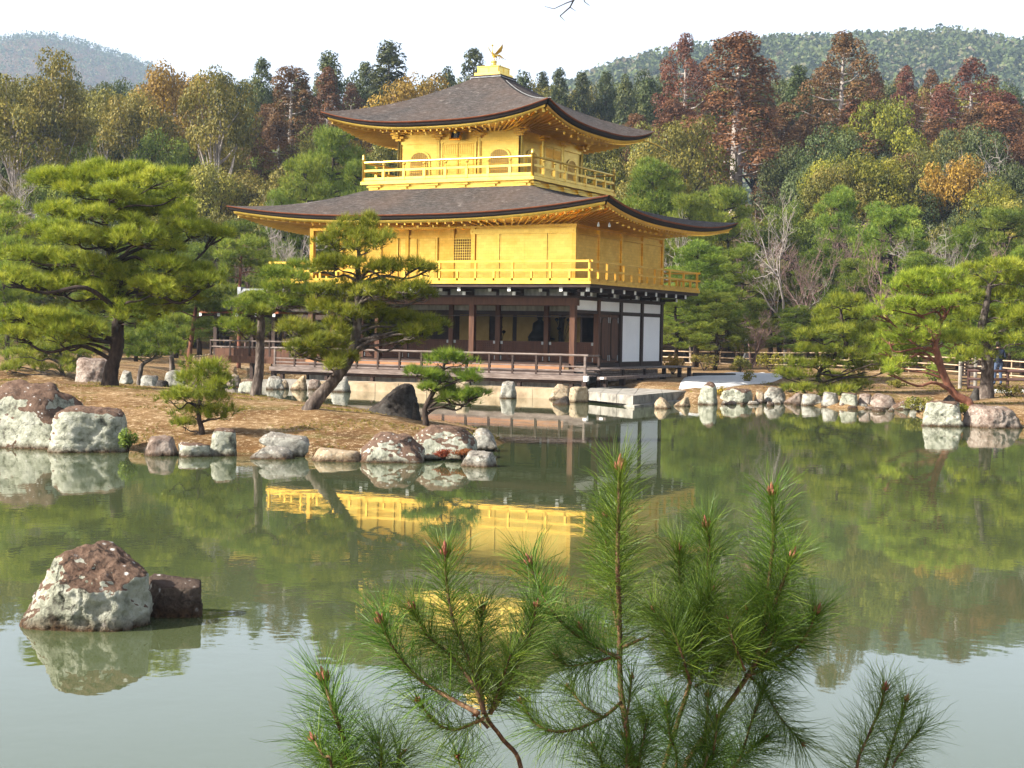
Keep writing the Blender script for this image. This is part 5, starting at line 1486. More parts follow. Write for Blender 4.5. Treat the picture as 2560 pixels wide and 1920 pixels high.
garden_pine('straight-stemmed pine with pale bark beside the fishing pavilion',
    [(250, 1790, 42), (290, 1560, 38), (300, 1340, 36), (310, 1160, 32), (305, 1080, 28), (420, 1050, 16), (500, 900, 13), (520, 780, 8)],
    [(120, 1000, 110, 60), (230, 980, 140, 60), (360, 960, 140, 60), (200, 1060, 120, 40), (330, 1050, 130, 45), (480, 980, 140, 60), (600, 1000, 130, 55), (430, 860, 120, 55), (330, 850, 110, 50), (560, 760, 140, 55), (460, 740, 130, 50), (660, 780, 120, 50), (620, 700, 130, 45), (760, 960, 110, 50), (680, 890, 130, 55), (120, 1190, 120, 55), (30, 1180, 110, 45), (220, 1230, 90, 40)],
    37.5, Z2, 103, 'needle_deep', 'bark_grey', 125, .145, .0095, 11, spreadD=.8, grow=1.15)
garden_pine('young bushy pine on the bare island slope',
    [(1100, 1512, 14), (1085, 1440, 12), (1092, 1330, 9), (1080, 1240, 7), (1085, 1170, 5)],
    [(930, 1340, 90, 38), (1000, 1335, 70, 35), (1070, 1190, 90, 45), (1170, 1190, 70, 45), (1010, 1240, 90, 45), (1130, 1260, 110, 50), (1210, 1250, 60, 40), (1090, 1330, 110, 45), (1180, 1350, 70, 40), (1050, 1420, 90, 45), (1140, 1430, 80, 40), (1230, 1420, 80, 35), (1000, 1490, 50, 20)],
    29.7, Z4, 104, 'needle', 'bark_dark', 150, .13, .008, 10, spreadD=.35, grow=1.1)
garden_pine('small windswept pine next to the dark boulder',
    [(1550, 600, 22), (1545, 500, 21), (1580, 420, 20), (1625, 340, 17), (1665, 250, 13), (1690, 170, 8)],
    [(1640, 130, 90, 45), (1740, 110, 110, 50), (1850, 130, 90, 45), (1480, 220, 70, 40), (1560, 240, 70, 35), (1680, 250, 100, 40), (1800, 250, 110, 45), (1920, 260, 90, 45), (1560, 330, 60, 35), (1700, 360, 90, 45), (1800, 370, 100, 45), (1900, 390, 90, 45), (1850, 440, 110, 50), (1760, 430, 90, 40), (1960, 380, 50, 30)],
    32.0, Z5, 105, 'needle_deep', 'bark_dark', 160, .125, .008, 11, spreadD=.35, grow=1.1)
garden_pine('layered cloud-pruned pine leaning over the right shore',
    [(1130, 835, 12), (1135, 780, 11), (1060, 720, 12), (1000, 670, 12), (1040, 590, 13), (1110, 530, 14), (1165, 480, 15), (1150, 400, 13), (1140, 330, 10), (1135, 270, 7)],
    [(1080, 225, 90, 35), (1190, 225, 90, 35), (1060, 290, 90, 40), (1180, 300, 90, 40), (1270, 290, 80, 35), (1030, 360, 90, 40), (1130, 400, 100, 35), (1230, 390, 90, 40), (960, 420, 90, 40), (1310, 400, 80, 40), (940, 500, 90, 40), (1040, 510, 90, 40), (1250, 460, 100, 40), (1340, 480, 90, 40), (1230, 540, 90, 40), (1350, 560, 100, 45), (890, 580, 80, 30), (1040, 600, 100, 35), (1180, 600, 90, 35), (1290, 620, 90, 40), (1400, 620, 80, 40), (780, 650, 80, 30), (880, 650, 90, 35), (1080, 670, 90, 35), (1190, 690, 90, 35), (840, 730, 70, 30), (910, 730, 60, 28), (1030, 750, 90, 32), (1130, 750, 90, 35), (1240, 720, 80, 35)],
    54.0, Z6, 106, 'needle', 'bark_dark', 60, .20, .014, 10, spreadD=1.2)
garden_pine('leaning red-barked pine on the right shore',
    [(1885, 815, 24), (1810, 770, 23), (1755, 690, 22), (1720, 600, 22), (1700, 520, 20), (1690, 470, 18), (1712, 400, 16), (1710, 350, 15), (1750, 290, 11), (1700, 190, 7)],
    [(1500, 100, 110, 40), (1620, 80, 120, 45), (1760, 70, 120, 45), (1440, 130, 80, 35), (1560, 150, 120, 45), (1700, 150, 130, 50), (1820, 130, 110, 45), (1380, 290, 90, 40), (1440, 250, 110, 50), (1560, 240, 120, 45), (1680, 240, 110, 45), (1800, 230, 110, 45), (1500, 330, 110, 45), (1620, 320, 110, 40), (1760, 270, 100, 35), (1420, 370, 80, 40), (1420, 440, 90, 40), (1540, 430, 110, 45), (1640, 440, 100, 45), (1760, 440, 100, 40), (1400, 510, 80, 40), (1500, 510, 100, 45), (1460, 580, 90, 45), (1560, 580, 70, 40), (1820, 450, 80, 35), (1660, 380, 90, 40), (1430, 640, 70, 30)],
    46.0, Z6, 107, 'needle', 'bark_red', 75, .17, .0115, 10, spreadD=1.0)
garden_pine('thick-trunked pine behind the leaning red pine',
    [(1990, 785, 44), (1995, 680, 38), (1998, 580, 35), (1992, 470, 33), (1965, 370, 26), (1990, 250, 20), (2010, 120, 12)],
    [(1880, 300, 120, 45), (2000, 290, 130, 50), (2120, 300, 120, 50), (2210, 290, 110, 50), (1900, 200, 110, 45), (2030, 190, 120, 50), (2150, 190, 120, 50), (1960, 110, 110, 45), (2080, 90, 130, 55), (2190, 100, 110, 50), (1930, 40, 110, 45), (2060, 10, 120, 50), (2180, 20, 110, 50), (1880, 440, 110, 45), (1990, 430, 110, 45), (2100, 440, 120, 50), (2200, 450, 100, 45), (1900, 530, 110, 40), (2010, 540, 90, 40), (1840, 380, 90, 35), (2080, 370, 110, 45), (2190, 380, 100, 45), (1840, 570, 80, 35)],
    50.0, Z6, 108, 'needle', 'bark_grey', 70, .18, .012, 10, spreadD=1.1)
# smaller pruned pines on the far left shore
LP = 'small pruned pines on the far left shore'
garden_pine('yellow-green low pine with flat layers on the far left shore', [(340, 1215, 12), (335, 1150, 10), (330, 1100, 7), (300, 1040, 4)],
    [(150, 1100, 90, 25), (250, 1080, 90, 28), (380, 1070, 100, 28), (460, 1100, 80, 25), (90, 1160, 80, 25), (200, 1140, 90, 28), (330, 1130, 90, 25), (430, 1150, 80, 25), (60, 1190, 60, 18), (260, 1180, 80, 22), (400, 1190, 70, 20), (170, 1060, 80, 25), (320, 1030, 80, 25)], 62.0, Z4, 110, 'needle', 'bark_grey', 45, .22, .016, 9, LP, spreadD=1.0)
garden_pine('low pine on a lichen-pale forked stem beyond the island', [(760, 1265, 14), (770, 1180, 12), (790, 1150, 10), (840, 1120, 6), (870, 1060, 4)],
    [(720, 1030, 90, 35), (820, 1010, 90, 40), (920, 1040, 80, 35), (760, 1090, 80, 32), (880, 1100, 70, 30), (700, 1110, 60, 28), (960, 1090, 60, 25), (840, 960, 90, 35)], 58.0, Z4, 111, 'needle_deep', 'bark_grey', 50, .20, .015, 9, LP, spreadD=.7)
garden_pine('slim red-stemmed pine beyond the island', [(1030, 1160, 14), (1040, 1060, 12), (1055, 950, 11), (1065, 880, 10), (1070, 820, 7), (1060, 720, 5)],
    [(1010, 720, 110, 40), (1120, 700, 100, 38), (940, 780, 100, 38), (1080, 780, 110, 40), (1180, 770, 100, 36), (980, 850, 100, 36), (1120, 850, 90, 34), (960, 940, 80, 34), (1110, 950, 80, 32), (1000, 1000, 80, 32), (1180, 870, 80, 30)], 66.0, Z4, 112, 'needle_deep', 'bark_red', 40, .24, .017, 9, LP, spreadD=.9)
garden_pine('round pine on a grey stem right of the slim red one', [(940, 1190, 14), (935, 1110, 12), (930, 1040, 9), (900, 1000, 6)],
    [(880, 960, 80, 34), (980, 980, 70, 32), (900, 1020, 80, 32), (1000, 1050, 60, 28), (840, 1060, 60, 26), (950, 920, 80, 32)], 70.0, Z4, 113, 'needle', 'bark_grey', 40, .24, .018, 9, LP, spreadD=.7)
garden_pine('dense dark pine at the left edge of the far shore', [(30, 1190, 14), (40, 1060, 12), (30, 900, 10), (20, 760, 6)],
    [(-60, 700, 120, 45), (60, 640, 110, 45), (-20, 560, 110, 45), (70, 500, 100, 42), (-40, 440, 100, 45), (50, 380, 100, 45), (20, 300, 90, 42), (-60, 820, 110, 42), (60, 800, 100, 42), (0, 940, 100, 40), (100, 960, 90, 35), (-30, 1050, 90, 35), (40, 1110, 80, 30)], 70.0, Z4, 114, 'needle_deep', 'bark_grey', 36, .26, .019, 9, LP, spreadD=1.2)
SP = 'pines between the fishing pavilion and the forest'
garden_pine('pine with orange upper stem behind the fishing pavilion', [(130, 900, 12), (135, 780, 11), (140, 680, 10), (150, 560, 7)],
    [(60, 520, 90, 40), (170, 480, 100, 42), (260, 520, 90, 38), (20, 590, 90, 38), (140, 580, 100, 40), (280, 600, 90, 38), (60, 660, 90, 36), (220, 670, 90, 36), (0, 740, 80, 36), (330, 680, 80, 32)], 78.0, Z2, 115, 'pine_far', 'bark_red', 32, .28, .02, 9, SP, spreadD=.9)

# ------------------------------------------------------------------ forest, tree by tree
CE = 'bronze cedars on the slope'; CY = 'dark cypresses along the ridge'; OL = 'olive forest trees'; FP_ = 'green forest pines'; BT = 'bare winter trees'
for px, pt, w, D, v, m, lab in (
        (1699, 79, 150, 160, 2, 'redbrown', 'tall red-bronze cedar with pointed head left of the bare-stemmed cedar'), (1835, 76, 215, 140, 1, 'brown', 'very tall bronze cedar with a long pale bare stem'),
        (2092, 74, 215, 150, 2, 'brown', 'massive tall bronze cedar standing alone above the yellow trees'), (2171, 181, 110, 172, 0, 'redbrown', 'short red-bronze cedar behind the massive one'),
        (2250, 163, 110, 176, 0, 'redbrown', 'narrow red-bronze cedar, first of a close pair'), (2312, 171, 110, 172, 2, 'brown', 'narrow bronze cedar, second of a close pair'), (2412, 142, 200, 165, 2, 'redbrown', 'broad pyramid-shaped red-bronze cedar near the hill foot'),
        (2506, 229, 110, 165, 0, 'redbrown', 'small red-bronze cedar right of the broad one'), (812, 166, 125, 150, 0, 'brown', 'rounded bronze cedar left of the upper roof'), (720, 160, 130, 140, 1, 'brown', 'sparse bronze cedar with visible pale stem'),
        (870, 205, 110, 152, 2, 'brown', 'low bronze cedar touching the upper roof tip'), (1590, 285, 110, 150, 0, 'brown', 'bronze cedar half hidden by the upper roof'), (1990, 300, 160, 140, 2, 'brown', 'bronze cedar filling the gap between the two tallest'),
        (2150, 330, 150, 142, 1, 'brown', 'lower bronze cedar below the massive one'), (1950, 255, 150, 152, 0, 'brown', 'bronze cedar right of the long bare stem'), (690, 300, 150, 130, 2, 'brown', 'broad low bronze cedar above the garden pines')):
    plant('cedar', px, pt, w * 1.22, D, m, lab, CE, 'bark_pale', v, 'cedar_tree')
def cyp_label(px):
    lab = 'dark green conical cypress on the ridge ' + ('left of the bronze cedars by the roof' if px < 700 else 'between the bronze cedars and the upper roof' if px < 1000 else 'close behind the roof ornament' if px < 1260 else 'in the close row right of the upper roof' if px < 1670 else 'between the tallest bronze cedars' if px < 2100 else 'behind the broad pyramid-shaped cedar')
    return lab, lab + ' group'
for px, pt, w, D in ((647, 140, 130, 160), (812, 125, 150, 172), (963, 100, 190, 172), (905, 150, 120, 176), (1175, 116, 160, 165), (1110, 165, 120, 176), (1297, 172, 110, 180), (1240, 160, 100, 186), (1345, 176, 100, 186), (1386, 166, 110, 180), (1443, 175, 110, 180), (1504, 173, 110, 182), (1553, 183, 110, 178),
                     (1610, 195, 110, 182), (1650, 210, 100, 185), (1982, 160, 130, 168), (740, 190, 120, 170), (1780, 220, 120, 175), (560, 210, 110, 172), (2340, 250, 130, 180), (2460, 280, 130, 182), (2560, 290, 140, 175), (480, 215, 110, 176)):
    plant('cypress', px, pt, w, D, 'darkgreen', *cyp_label(px), 'bark_dark', None, 'cypress_tree')
for px, pt, w, D, m, lab in ((122, 113, 170, 128, 'olive', 'tall olive tree with round head and white dead branches'), (541, 162, 190, 128, 'olive', 'tall olive tree with straight pale stem'), (240, 205, 190, 142, 'olive', 'olive tree with domed head between the two tall ones'),
                             (338, 214, 200, 136, 'olive', 'tan-olive spreading tree on the left slope'), (430, 150, 150, 150, 'orange', 'orange-tinged tree on the left ridge'), (30, 170, 170, 128, 'olive', 'brownish olive tree at the far left'), (1024, 178, 140, 142, 'orange', 'orange-yellow tree beside the upper roof')):
    plant('tallpine' if w < 195 and m == 'olive' and px in (122, 541) else 'broad', px, pt, w, D, m, lab, OL, 'bark_pale', None, 'forest_tree')
for px, pt, w, D, m, lab in ((1694, 286, 190, 118, 'olive', 'round-headed olive evergreen beside the upper roof corner'), (2187, 234, 120, 145, 'yellowgreen', 'slender yellow-green tree before the cedars'), (2365, 318, 70, 140, 'yellow', 'small bright yellow tree before the cedars'), (2082, 378, 110, 120, 'yellowgreen', 'small yellow-green tree left of the broad one'),
                             (2176, 372, 220, 118, 'yellowgreen', 'broad yellow-green tree with dark stem'), (2386, 378, 200, 118, 'orange', 'orange-leaved tree below the cedar pair'), (2291, 352, 170, 126, 'olive', 'olive tree between the yellow-green and the orange tree'), (2480, 440, 170, 112, 'yellowgreen', 'yellow-tinged tree near the right edge')):
    plant('broad', px, pt, w, D, m, lab, None, 'bark_dark', None, 'broadleaf_tree')
# fill of the slope: understory, row behind row
def side_of(x):
    return ('left of the pavilion' if x < 560 else 'behind the pavilion roofs' if x < 1680 else 'right of the pavilion below the cedars' if x < 2560 else 'on the east bank')
def forest_label(m, D, x):
    kind_ = {'olive': 'olive evergreen', 'darkgreen': 'dark evergreen', 'brown': 'bronze conifer', 'orange': 'orange-brown tree', 'pine_far': 'fresh green tree'}[m]
    row = 'on the ridge top' if D > 170 else 'high on the slope' if D > 140 else 'halfway up the slope' if D > 125 else 'low on the slope' if D > 112 else 'at the foot of the slope'
    lab = kind_ + ' ' + row + ' ' + side_of(x)
    return lab, lab + ' group'
k = 0
for D, y0, y1, step, wd, mats in ((186, 172, 215, 62, 125, ('darkgreen', 'olive', 'darkgreen')), (150, 235, 330, 95, 170, ('olive', 'olive', 'darkgreen', 'brown')), (132, 300, 390, 95, 180, ('olive', 'darkgreen', 'olive', 'pine_far')), (118, 390, 480, 100, 185, ('olive', 'darkgreen', 'pine_far', 'olive')), (108, 480, 570, 105, 190, ('pine_far', 'darkgreen', 'olive', 'pine_far'))):
    x = -160
    while x < (3500 if D < 125 else 2740):
        if not (112 < D < 170 and 1740 < x < 1935):
            m = mats[RG.randrange(len(mats))]
            if x > 1640 and m in ('olive', 'pine_far'): m = {150: 'brown', 132: ('brown', 'darkgreen')[RG.randrange(2)], 118: ('darkgreen', 'olive')[RG.randrange(2)]}.get(D, m)
            plant('broad' if m != 'brown' else 'cedar', x + RG.uniform(-25, 25), RG.uniform(y0, y1), wd * RG.uniform(.85, 1.2), D + RG.uniform(-4, 4), m, *forest_label(m, D, x), 'bark_dark', None, 'forest_tree')
        x += step * RG.uniform(.8, 1.2)
def pine_label(px, pt, D):
    lab = ('tall ' if pt < 480 else 'middling ' if pt < 650 else 'low ') + 'green forest pine ' + ('beyond the big island pine' if px < 400 else 'behind the fishing pavilion' if px < 720 else 'behind the left end of the lower roof' if px < 1100 else 'beside the right end of the lower roof' if px < 1900 else 'behind the bamboo fence and the layered pine' if px < 2250 else 'behind the leaning red pine')
    return lab, lab + ' group'
for px, pt, w, D in ((1625, 378, 230, 104), (1809, 450, 210, 104), (1720, 470, 200, 100), (2087, 452, 180, 100), (2218, 494, 260, 95), (2500, 505, 270, 96), (2400, 560, 200, 90), (1741, 590, 210, 88), (1850, 600, 190, 92), (1600, 560, 200, 98), (1690, 700, 170, 84), (1790, 720, 170, 84), (1930, 640, 200, 96), (2050, 600, 190, 94),
                     (2140, 640, 180, 88), (2300, 620, 200, 86), (2560, 600, 200, 84), (830, 298, 220, 104), (760, 375, 210, 100), (900, 390, 200, 100), (980, 460, 180, 100), (700, 470, 170, 98), (600, 540, 190, 94), (500, 600, 200, 92), (420, 560, 200, 98), (330, 600, 190, 96), (680, 640, 200, 88), (560, 700, 180, 84), (440, 720, 180, 82), (250, 640, 200, 92), (130, 600, 200, 96),
                     (20, 620, 200, 94), (1500, 470, 200, 106), (340, 780, 160, 78), (200, 760, 170, 80), (60, 760, 170, 78), (1990, 760, 150, 88), (2120, 770, 150, 84), (2260, 760, 150, 82), (2420, 760, 160, 78), (2520, 740, 160, 76)):
    plant('fpine', px, pt, w, D, 'pine_far', *pine_label(px, pt, D), 'bark_dark', None, 'pine_tree')
def bare_label(px, D, m):
    lab = ('leafless tree with pale grey branches ' if m == 'bark_pale' else 'leafless tree with fine reddish twigs ') + ('on the left slope' if px < 400 else 'behind the left eave of the lower roof' if px < 900 else 'high below the cedars' if D > 115 else 'between the pavilion and the layered pine' if px < 2130 else 'behind the leaning red pine')
    return lab, lab + ' group'
for px, pt, w, D, m in ((1966, 480, 260, 91, 'bark_pale'), (2349, 540, 210, 88, 'bark_pale'), (2010, 560, 200, 90, 'twig_pink'), (1880, 560, 200, 94, 'twig_pink'), (2460, 560, 220, 90, 'twig_pink'), (2250, 600, 200, 86, 'twig_pink'), (680, 480, 200, 96, 'bark_pale'), (730, 520, 170, 92, 'bark_pale'), (610, 560, 180, 92, 'twig_pink'), (2480, 325, 200, 125, 'bark_pale'), (2560, 340, 180, 122, 'bark_pale'), (260, 340, 150, 120, 'bark_pale'), (100, 380, 220, 112, 'bark_pale'), (20, 400, 200, 112, 'bark_pale'), (1880, 770, 110, 86, 'twig_pink'), (1730, 520, 150, 96, 'bark_pale'), (2120, 520, 160, 94, 'twig_pink')):
    plant('bare', px, pt, w, D, m, *bare_label(px, D, m), m, None, 'bare_tree')
# tall trees of the east bank, just beyond the picture: they darken what the east walls mirror
for i in range(22):
    l_, d_ = 27 + 9 * (i % 3) + RG.uniform(-2, 2), 22 + 3.4 * i + RG.uniform(-1, 1)
    if d_ * 1280 / FPX > l_ - 4: continue
    q_ = 1280 + l_ / d_ * FPX
    plant(('fpine', 'broad', 'cypress')[i % 3], q_, 830 - (13 + 5 * RG.random()) / d_ * FPX, 330 * 60 / d_ * .5, d_, ('pine_far', 'olive', 'darkgreen')[i % 3], 'tall tree of the east bank beyond the garden path', 'trees of the east bank', 'bark_dark', None, 'bank_tree')
# shrubs along paths
def shrub(px, py, wpx, hpx, D, mat, label, seed, per=500, leaf=.08, group=None, base=None):
    rg = np.random.RandomState(seed)
    p = at_d(px, py, D); z0 = gz(p[0], p[1]) if base is None else base
    w, h = wpx * D / FPX, hpx * D / FPX
    root = thing('shrub', label, 'shrub', (p[0], p[1], z0), group)
    V = []; T = []; mb = MB()
    for i in range(9):
        v = unit(rg.normal(size=3)); c = np.array([p[0] + v[0] * w * .30, p[1] + v[1] * w * .30, z0 + h * (.55 + .28 * v[2])])
        a, b = blob(c, w * .22 + .03, per // 9, leaf, rg, rg.uniform(.3, .7), .5, h / w); V.append(a); T.append(b)
        mb.tube([(p[0], p[1], z0 - .05), tuple((c + np.array([p[0], p[1], z0])) / 2 + rg.normal(size=3) * .03), tuple(c)], [.02, .014, .006], 4, cap=False)
    mb.build('stem', MAT['bark_dark'], root)
    link('foliage', np_mesh('foliage', np.concatenate(V), 4, np.concatenate(T)), MAT[mat], root, kind='stuff')
shrub(1682, 905, 62, 52, 72, 'yellow', 'bright yellow-green shrub at the pavilion corner', 201, 900, .12)
shrub(1870, 968, 45, 30, 60, 'yellowgreen', 'small sprawling shrub on the white gravel', 202, 300, .09)
shrub(1850, 935, 60, 42, 74, 'olive', 'leafy green shrub before the bamboo fence', 203, 700, .12)
shrub(1760, 915, 90, 45, 78, 'olive', 'loose spreading shrub before the bamboo fence', 204, 500, .12)
shrub(318, 1130, 50, 50, 27.6, 'pine_far', 'small leafy shrub between rocks at the island shore', 205, 900, .05, None, .1)
shrub(2415, 1020, 75, 26, 42, 'yellowgreen', 'low yellow-green plant behind the pinkish boulder', 206, 700, .07, None, .3)
shrub(2300, 990, 90, 40, 48, 'olive', 'mossy low shrub at the foot of the leaning red pine', 207, 800, .08)
shrub(2520, 990, 90, 36, 50, 'olive', 'low green shrub before the dark wooden rail', 208, 700, .08)
shrub(2335, 945, 60, 70, 62, 'pine_far', 'small round conifer on the brown moss', 209, 800, .10)
shrub(2245, 972, 60, 22, 58, 'yellowgreen', 'tiny yellow-green plant on the brown moss', 210, 400, .09)
shrub(1925, 905, 70, 60, 80, 'yellowgreen', 'thin yellow-green shrub behind the bamboo fence', 211, 500, .12)
for i, (px, py) in enumerate(((1110, 1136), (1160, 1138))):
    shrub(px, py, 56, 22, 27.2, 'fern', 'rust-red ferns under the broad boulder', 212 + i, 700, .04, 'red ferns', .08)
shrub(1740, 1005, 40, 26, 54, 'yellowgreen', 'bright green weeds left of the tall pale rock', 220, 300, .07, None, .05)
shrub(1800, 1005, 34, 36, 54, 'yellow', 'yellow weeds right of the tall pale rock', 221, 300, .07, None, .05)
shrub(1160, 1062, 60, 36, 28.5, 'olive', 'dry tuft of grass behind the broad boulder', 222, 400, .06, None, .2)

# ------------------------------------------------------------------ dry grass and moss tufts
def ground_cover(name, label, poly_fn, n, box_, L, seed, mat):
    rg = np.random.RandomState(seed)
    x = rg.uniform(box_[0], box_[1], n); y = rg.uniform(box_[2], box_[3], n)
    z = poly_fn(x, y)
    dn_ = np.sin(x * 1.7 + 2 * np.sin(y * .9)) + np.sin(y * 2.1 + 1.5 * np.sin(x * 1.3)) + rg.normal(size=n) * .35
    ok = (z > .05) & (dn_ > .65)
    P = np.stack([x, y, z - .01], 1)[ok]
    V, T = tufts(P, np.tile(np.array([[0, 0, 1.0]]), (len(P), 1)), 7, L, .012, .55, rg)
    tag(link(name, np_mesh(name, V, 3, T), MAT[mat], kind='stuff'), label, 'grass')
ground_cover('moss_tufts', 'low olive moss and dry grass in patches on the island', island_h, 26000, (-6, 11, -31, -17), .055, 401, 'olive')
ground_cover('bank_grass', 'low olive moss and dry grass in patches on the right bank', ground_h, 26000, (5, 24, -10, 24), .09, 402, 'olive')

# ------------------------------------------------------------------ far hills and their woods
def hill(name, prof, D, back, n, size, seed, per, label, drop):
    """ridge whose skyline runs through the given photo pixels at distance D"""
    xs = np.array([p[0] for p in prof], float); ys = np.array([p[1] for p in prof], float)
    cols = np.linspace(xs[0], xs[-1], 120)
    top = np.interp(cols, xs, ys)
    top = np.convolve(np.pad(top, 4, 'edge'), np.ones(9) / 9, 'valid')
    rows = 26
    X = np.zeros((rows, 120)); Y = np.zeros_like(X); Z = np.zeros_like(X)
    for i, (c, tpx) in enumerate(zip(cols, top)):
        ridge = at_d(c, tpx + drop, D)
        for j in range(rows):
            t = j / (rows - 1)                    # 0 foot .. .8 ridge .. 1 behind
            if t <= .8:
                q = t / .8; d = D - back * (1 - q); z = 12 + (ridge[2] - 12) * (math.sin(q * math.pi / 2) ** 1.15)
            else:
                q = (t - .8) / .2; d = D + back * .5 * q; z = ridge[2] - ridge[2] * .35 * q * q
            l = (c - 1280) / FPX * D * (1 + (d / D - 1) * .6)
            p = CAM + RT * l + FH * d
            X[j, i] = p[0]; Y[j, i] = p[1]; Z[j, i] = z + noise.fractal(Vector((p[0], p[1], 0)) * (2.2 / back), .9, 2, 4) * size * 1.2 * math.sin(min(t / .8, 1) * math.pi * .85)
    link(name, grid_mesh(name, X, Y, Z), MAT['forest_floor'], kind='structure')
    rg = np.random.RandomState(seed)
    V = []; T = []
    jj = rg.uniform(.12, .86, n) * (rows - 1); ii = rg.uniform(0, 118.9, n)
    j0 = jj.astype(int); i0 = ii.astype(int); fj = jj - j0; fi = ii - i0
    def bil(A): return (A[j0, i0] * (1 - fi) + A[j0, i0 + 1] * fi) * (1 - fj) + (A[j0 + 1, i0] * (1 - fi) + A[j0 + 1, i0 + 1] * fi) * fj
    C_ = np.stack([bil(X), bil(Y), bil(Z)], 1)
    hgt = size * rg.choice([.7, .85, 1.0, 1.25], n) * rg.uniform(.85, 1.1, n); wid = hgt * rg.uniform(.48, .80, n)
    tone = np.clip(rg.normal(.36, .26, n) + (rg.uniform(0, 1, n) < .06) * .5, 0, 1)
    cone = rg.uniform(0, 1, n) < .35
    c = np.repeat(C_, per, 0); h = np.repeat(hgt, per); w = np.repeat(wid, per); cn = np.repeat(cone, per)
    v = unit(rg.normal(size=(n * per, 3)))
    t = rg.uniform(.1, 1, n * per)
    rad = np.where(cn, (1 - t) * 1.0 + .1, np.sqrt(np.maximum(1 - (2 * t - 1.05) ** 2, .05)))
    p = c + np.stack([v[:, 0] * w * rad, v[:, 1] * w * rad, h * t], 1)
    V, T = leaves(p, v * np.array([1, 1, .6]) + np.array([0, 0, .5]), size * .27, rg, np.clip(np.repeat(tone, per) + rg.normal(size=n * per) * .08, 0, 1), .8, .5)
    o = link(name + '_forest', np_mesh(name + '_forest', V, 4, T), MAT['hill'], kind='stuff')
    tag(o, label, 'forest')
hill('right_hill', [(1250, 330), (1380, 250), (1480, 195), (1560, 165), (1640, 148), (1740, 130), (1860, 106), (1960, 100), (2080, 98), (2200, 96), (2290, 90), (2380, 96), (2450, 116), (2520, 136), (2600, 156), (2760, 190), (3000, 330)], 950, 450, 9000, 8.5, 5, 27, 'hazy wooded hill with mixed evergreens behind the cedars', 58)
hill('left_hill', [(-500, 330), (-300, 180), (-150, 125), (-60, 104), (40, 88), (110, 84), (180, 92), (260, 116), (330, 136), (400, 165), (480, 215), (580, 290)], 1900, 700, 6000, 8, 6, 10, 'distant blue wooded hill beyond the left-hand forest', 34)

# ------------------------------------------------------------------ bird ornament on the roof
bd = thing('bird_ornament', 'golden bird ornament with raised wings on the roof top', 'ornament', (X3, Y3, 13.36))
BM = Matrix.Translation((X3, Y3, 13.36)) @ Matrix.Rotation(YAW + R_(-118), 4, 'Z')     # local +x is forwards
def bpart(mb, name, smooth=True):
    me = mb.mesh(name, smooth); me.transform(BM); return link(name, me, GP, bd)
bpart(MB().tube([(-.17, 0, .22), (-.12, 0, .215), (-.04, 0, .22), (.04, 0, .25), (.10, 0, .29)], [.025, .06, .085, .075, .035], 10), 'body')
bpart(MB().tube([(.08, 0, .27), (.13, 0, .34), (.12, 0, .44), (.10, 0, .53), (.13, 0, .60)], [.045, .032, .024, .022, .02], 8), 'neck')
hd = bpart(MB().tube([(.08, 0, .60), (.12, 0, .62), (.17, 0, .61), (.22, 0, .59), (.245, 0, .575)], [.012, .038, .034, .014, .003], 8), 'head')
o = bpart(MB().tube([(.11, 0, .65), (.08, 0, .70), (.04, 0, .72)], [.02, .014, .004], 5), 'crest'); 
for sgn_ in (-1, 1):
    ol = [(.06, .06, .28), (-.06, .09, .27), (-.20, .22, .40), (-.16, .30, .55), (-.08, .34, .68), (.0, .26, .52), (.05, .15, .38)]
    mb = MB(); n = len(ol)
    vs = [(x, sgn_ * y, z) for x, y, z in ol] + [(x - .012, sgn_ * (y + .012), z - .008) for x, y, z in ol]
    mb.add(vs, [tuple(range(n)), tuple(range(2 * n - 1, n - 1, -1))] + [(i, (i + 1) % n, n + (i + 1) % n, n + i) for i in range(n)])
    bpart(mb, 'wing', False)
    bpart(MB().tube([(.0, sgn_ * .05, .20), (.0, sgn_ * .055, .08), (.0, sgn_ * .06, -.01)], [.016, .011, .02], 6), 'leg')
for k in range(5):
    a = (k - 2) * .22
    bpart(MB().tube([(-.14, 0, .22), (-.30, .18 * a, .30), (-.45, .5 * a, .22 - .03 * abs(k - 2)), (-.52, .7 * a, .10)], [.02, .022, .018, .004], 5), 'tail_feather')

# ------------------------------------------------------------------ fences
def rail_fence(label, path, hs, mat, rr, sp, group=None, cat='fence'):
    pts = []
    for (px, D) in path:
        p = at_d(px, 860, D); pts.append(Vector((p[0], p[1], gz(p[0], p[1]))))
    f = thing('rail_fence', label, cat, tuple(pts[0]), group)
    for a, b in zip(pts[:-1], pts[1:]):
        L = (b - a).length; n = max(1, int(round(L / sp)))
        for h in hs: MB().tube([a + Vector((0, 0, h)), (a + b) / 2 + Vector((0, 0, h - .015)), b + Vector((0, 0, h))], rr, 7).build('rail', MAT[mat], f, smooth=True)
        for i in range(n + (1 if b is pts[-1] else 0)):
            c = a + (b - a) * (i / n)
            MB().tube([c + Vector((0, .06, -.2)), c + Vector((0, .06, hs[0] + .05))], rr * .95, 7).build('post', MAT[mat], f)
rail_fence('long pale bamboo rail fence along the garden path', [(1655, 91), (1800, 90), (1900, 88), (2050, 85), (2200, 81), (2350, 77), (2480, 73), (2640, 67)], (.84, .50, .18), 'bamboo', .034, 1.9)
rail_fence('dark red-brown wooden rail at the right-hand path', [(2423, 55.5), (2521, 55), (2660, 54)], (.72, .42, .12), 'fence_dark', .055, 1.5)
rail_fence('short pale bamboo fence beyond the island', [(485, 72), (520, 75), (552, 78)], (.85, .5), 'bamboo', .035, .55)
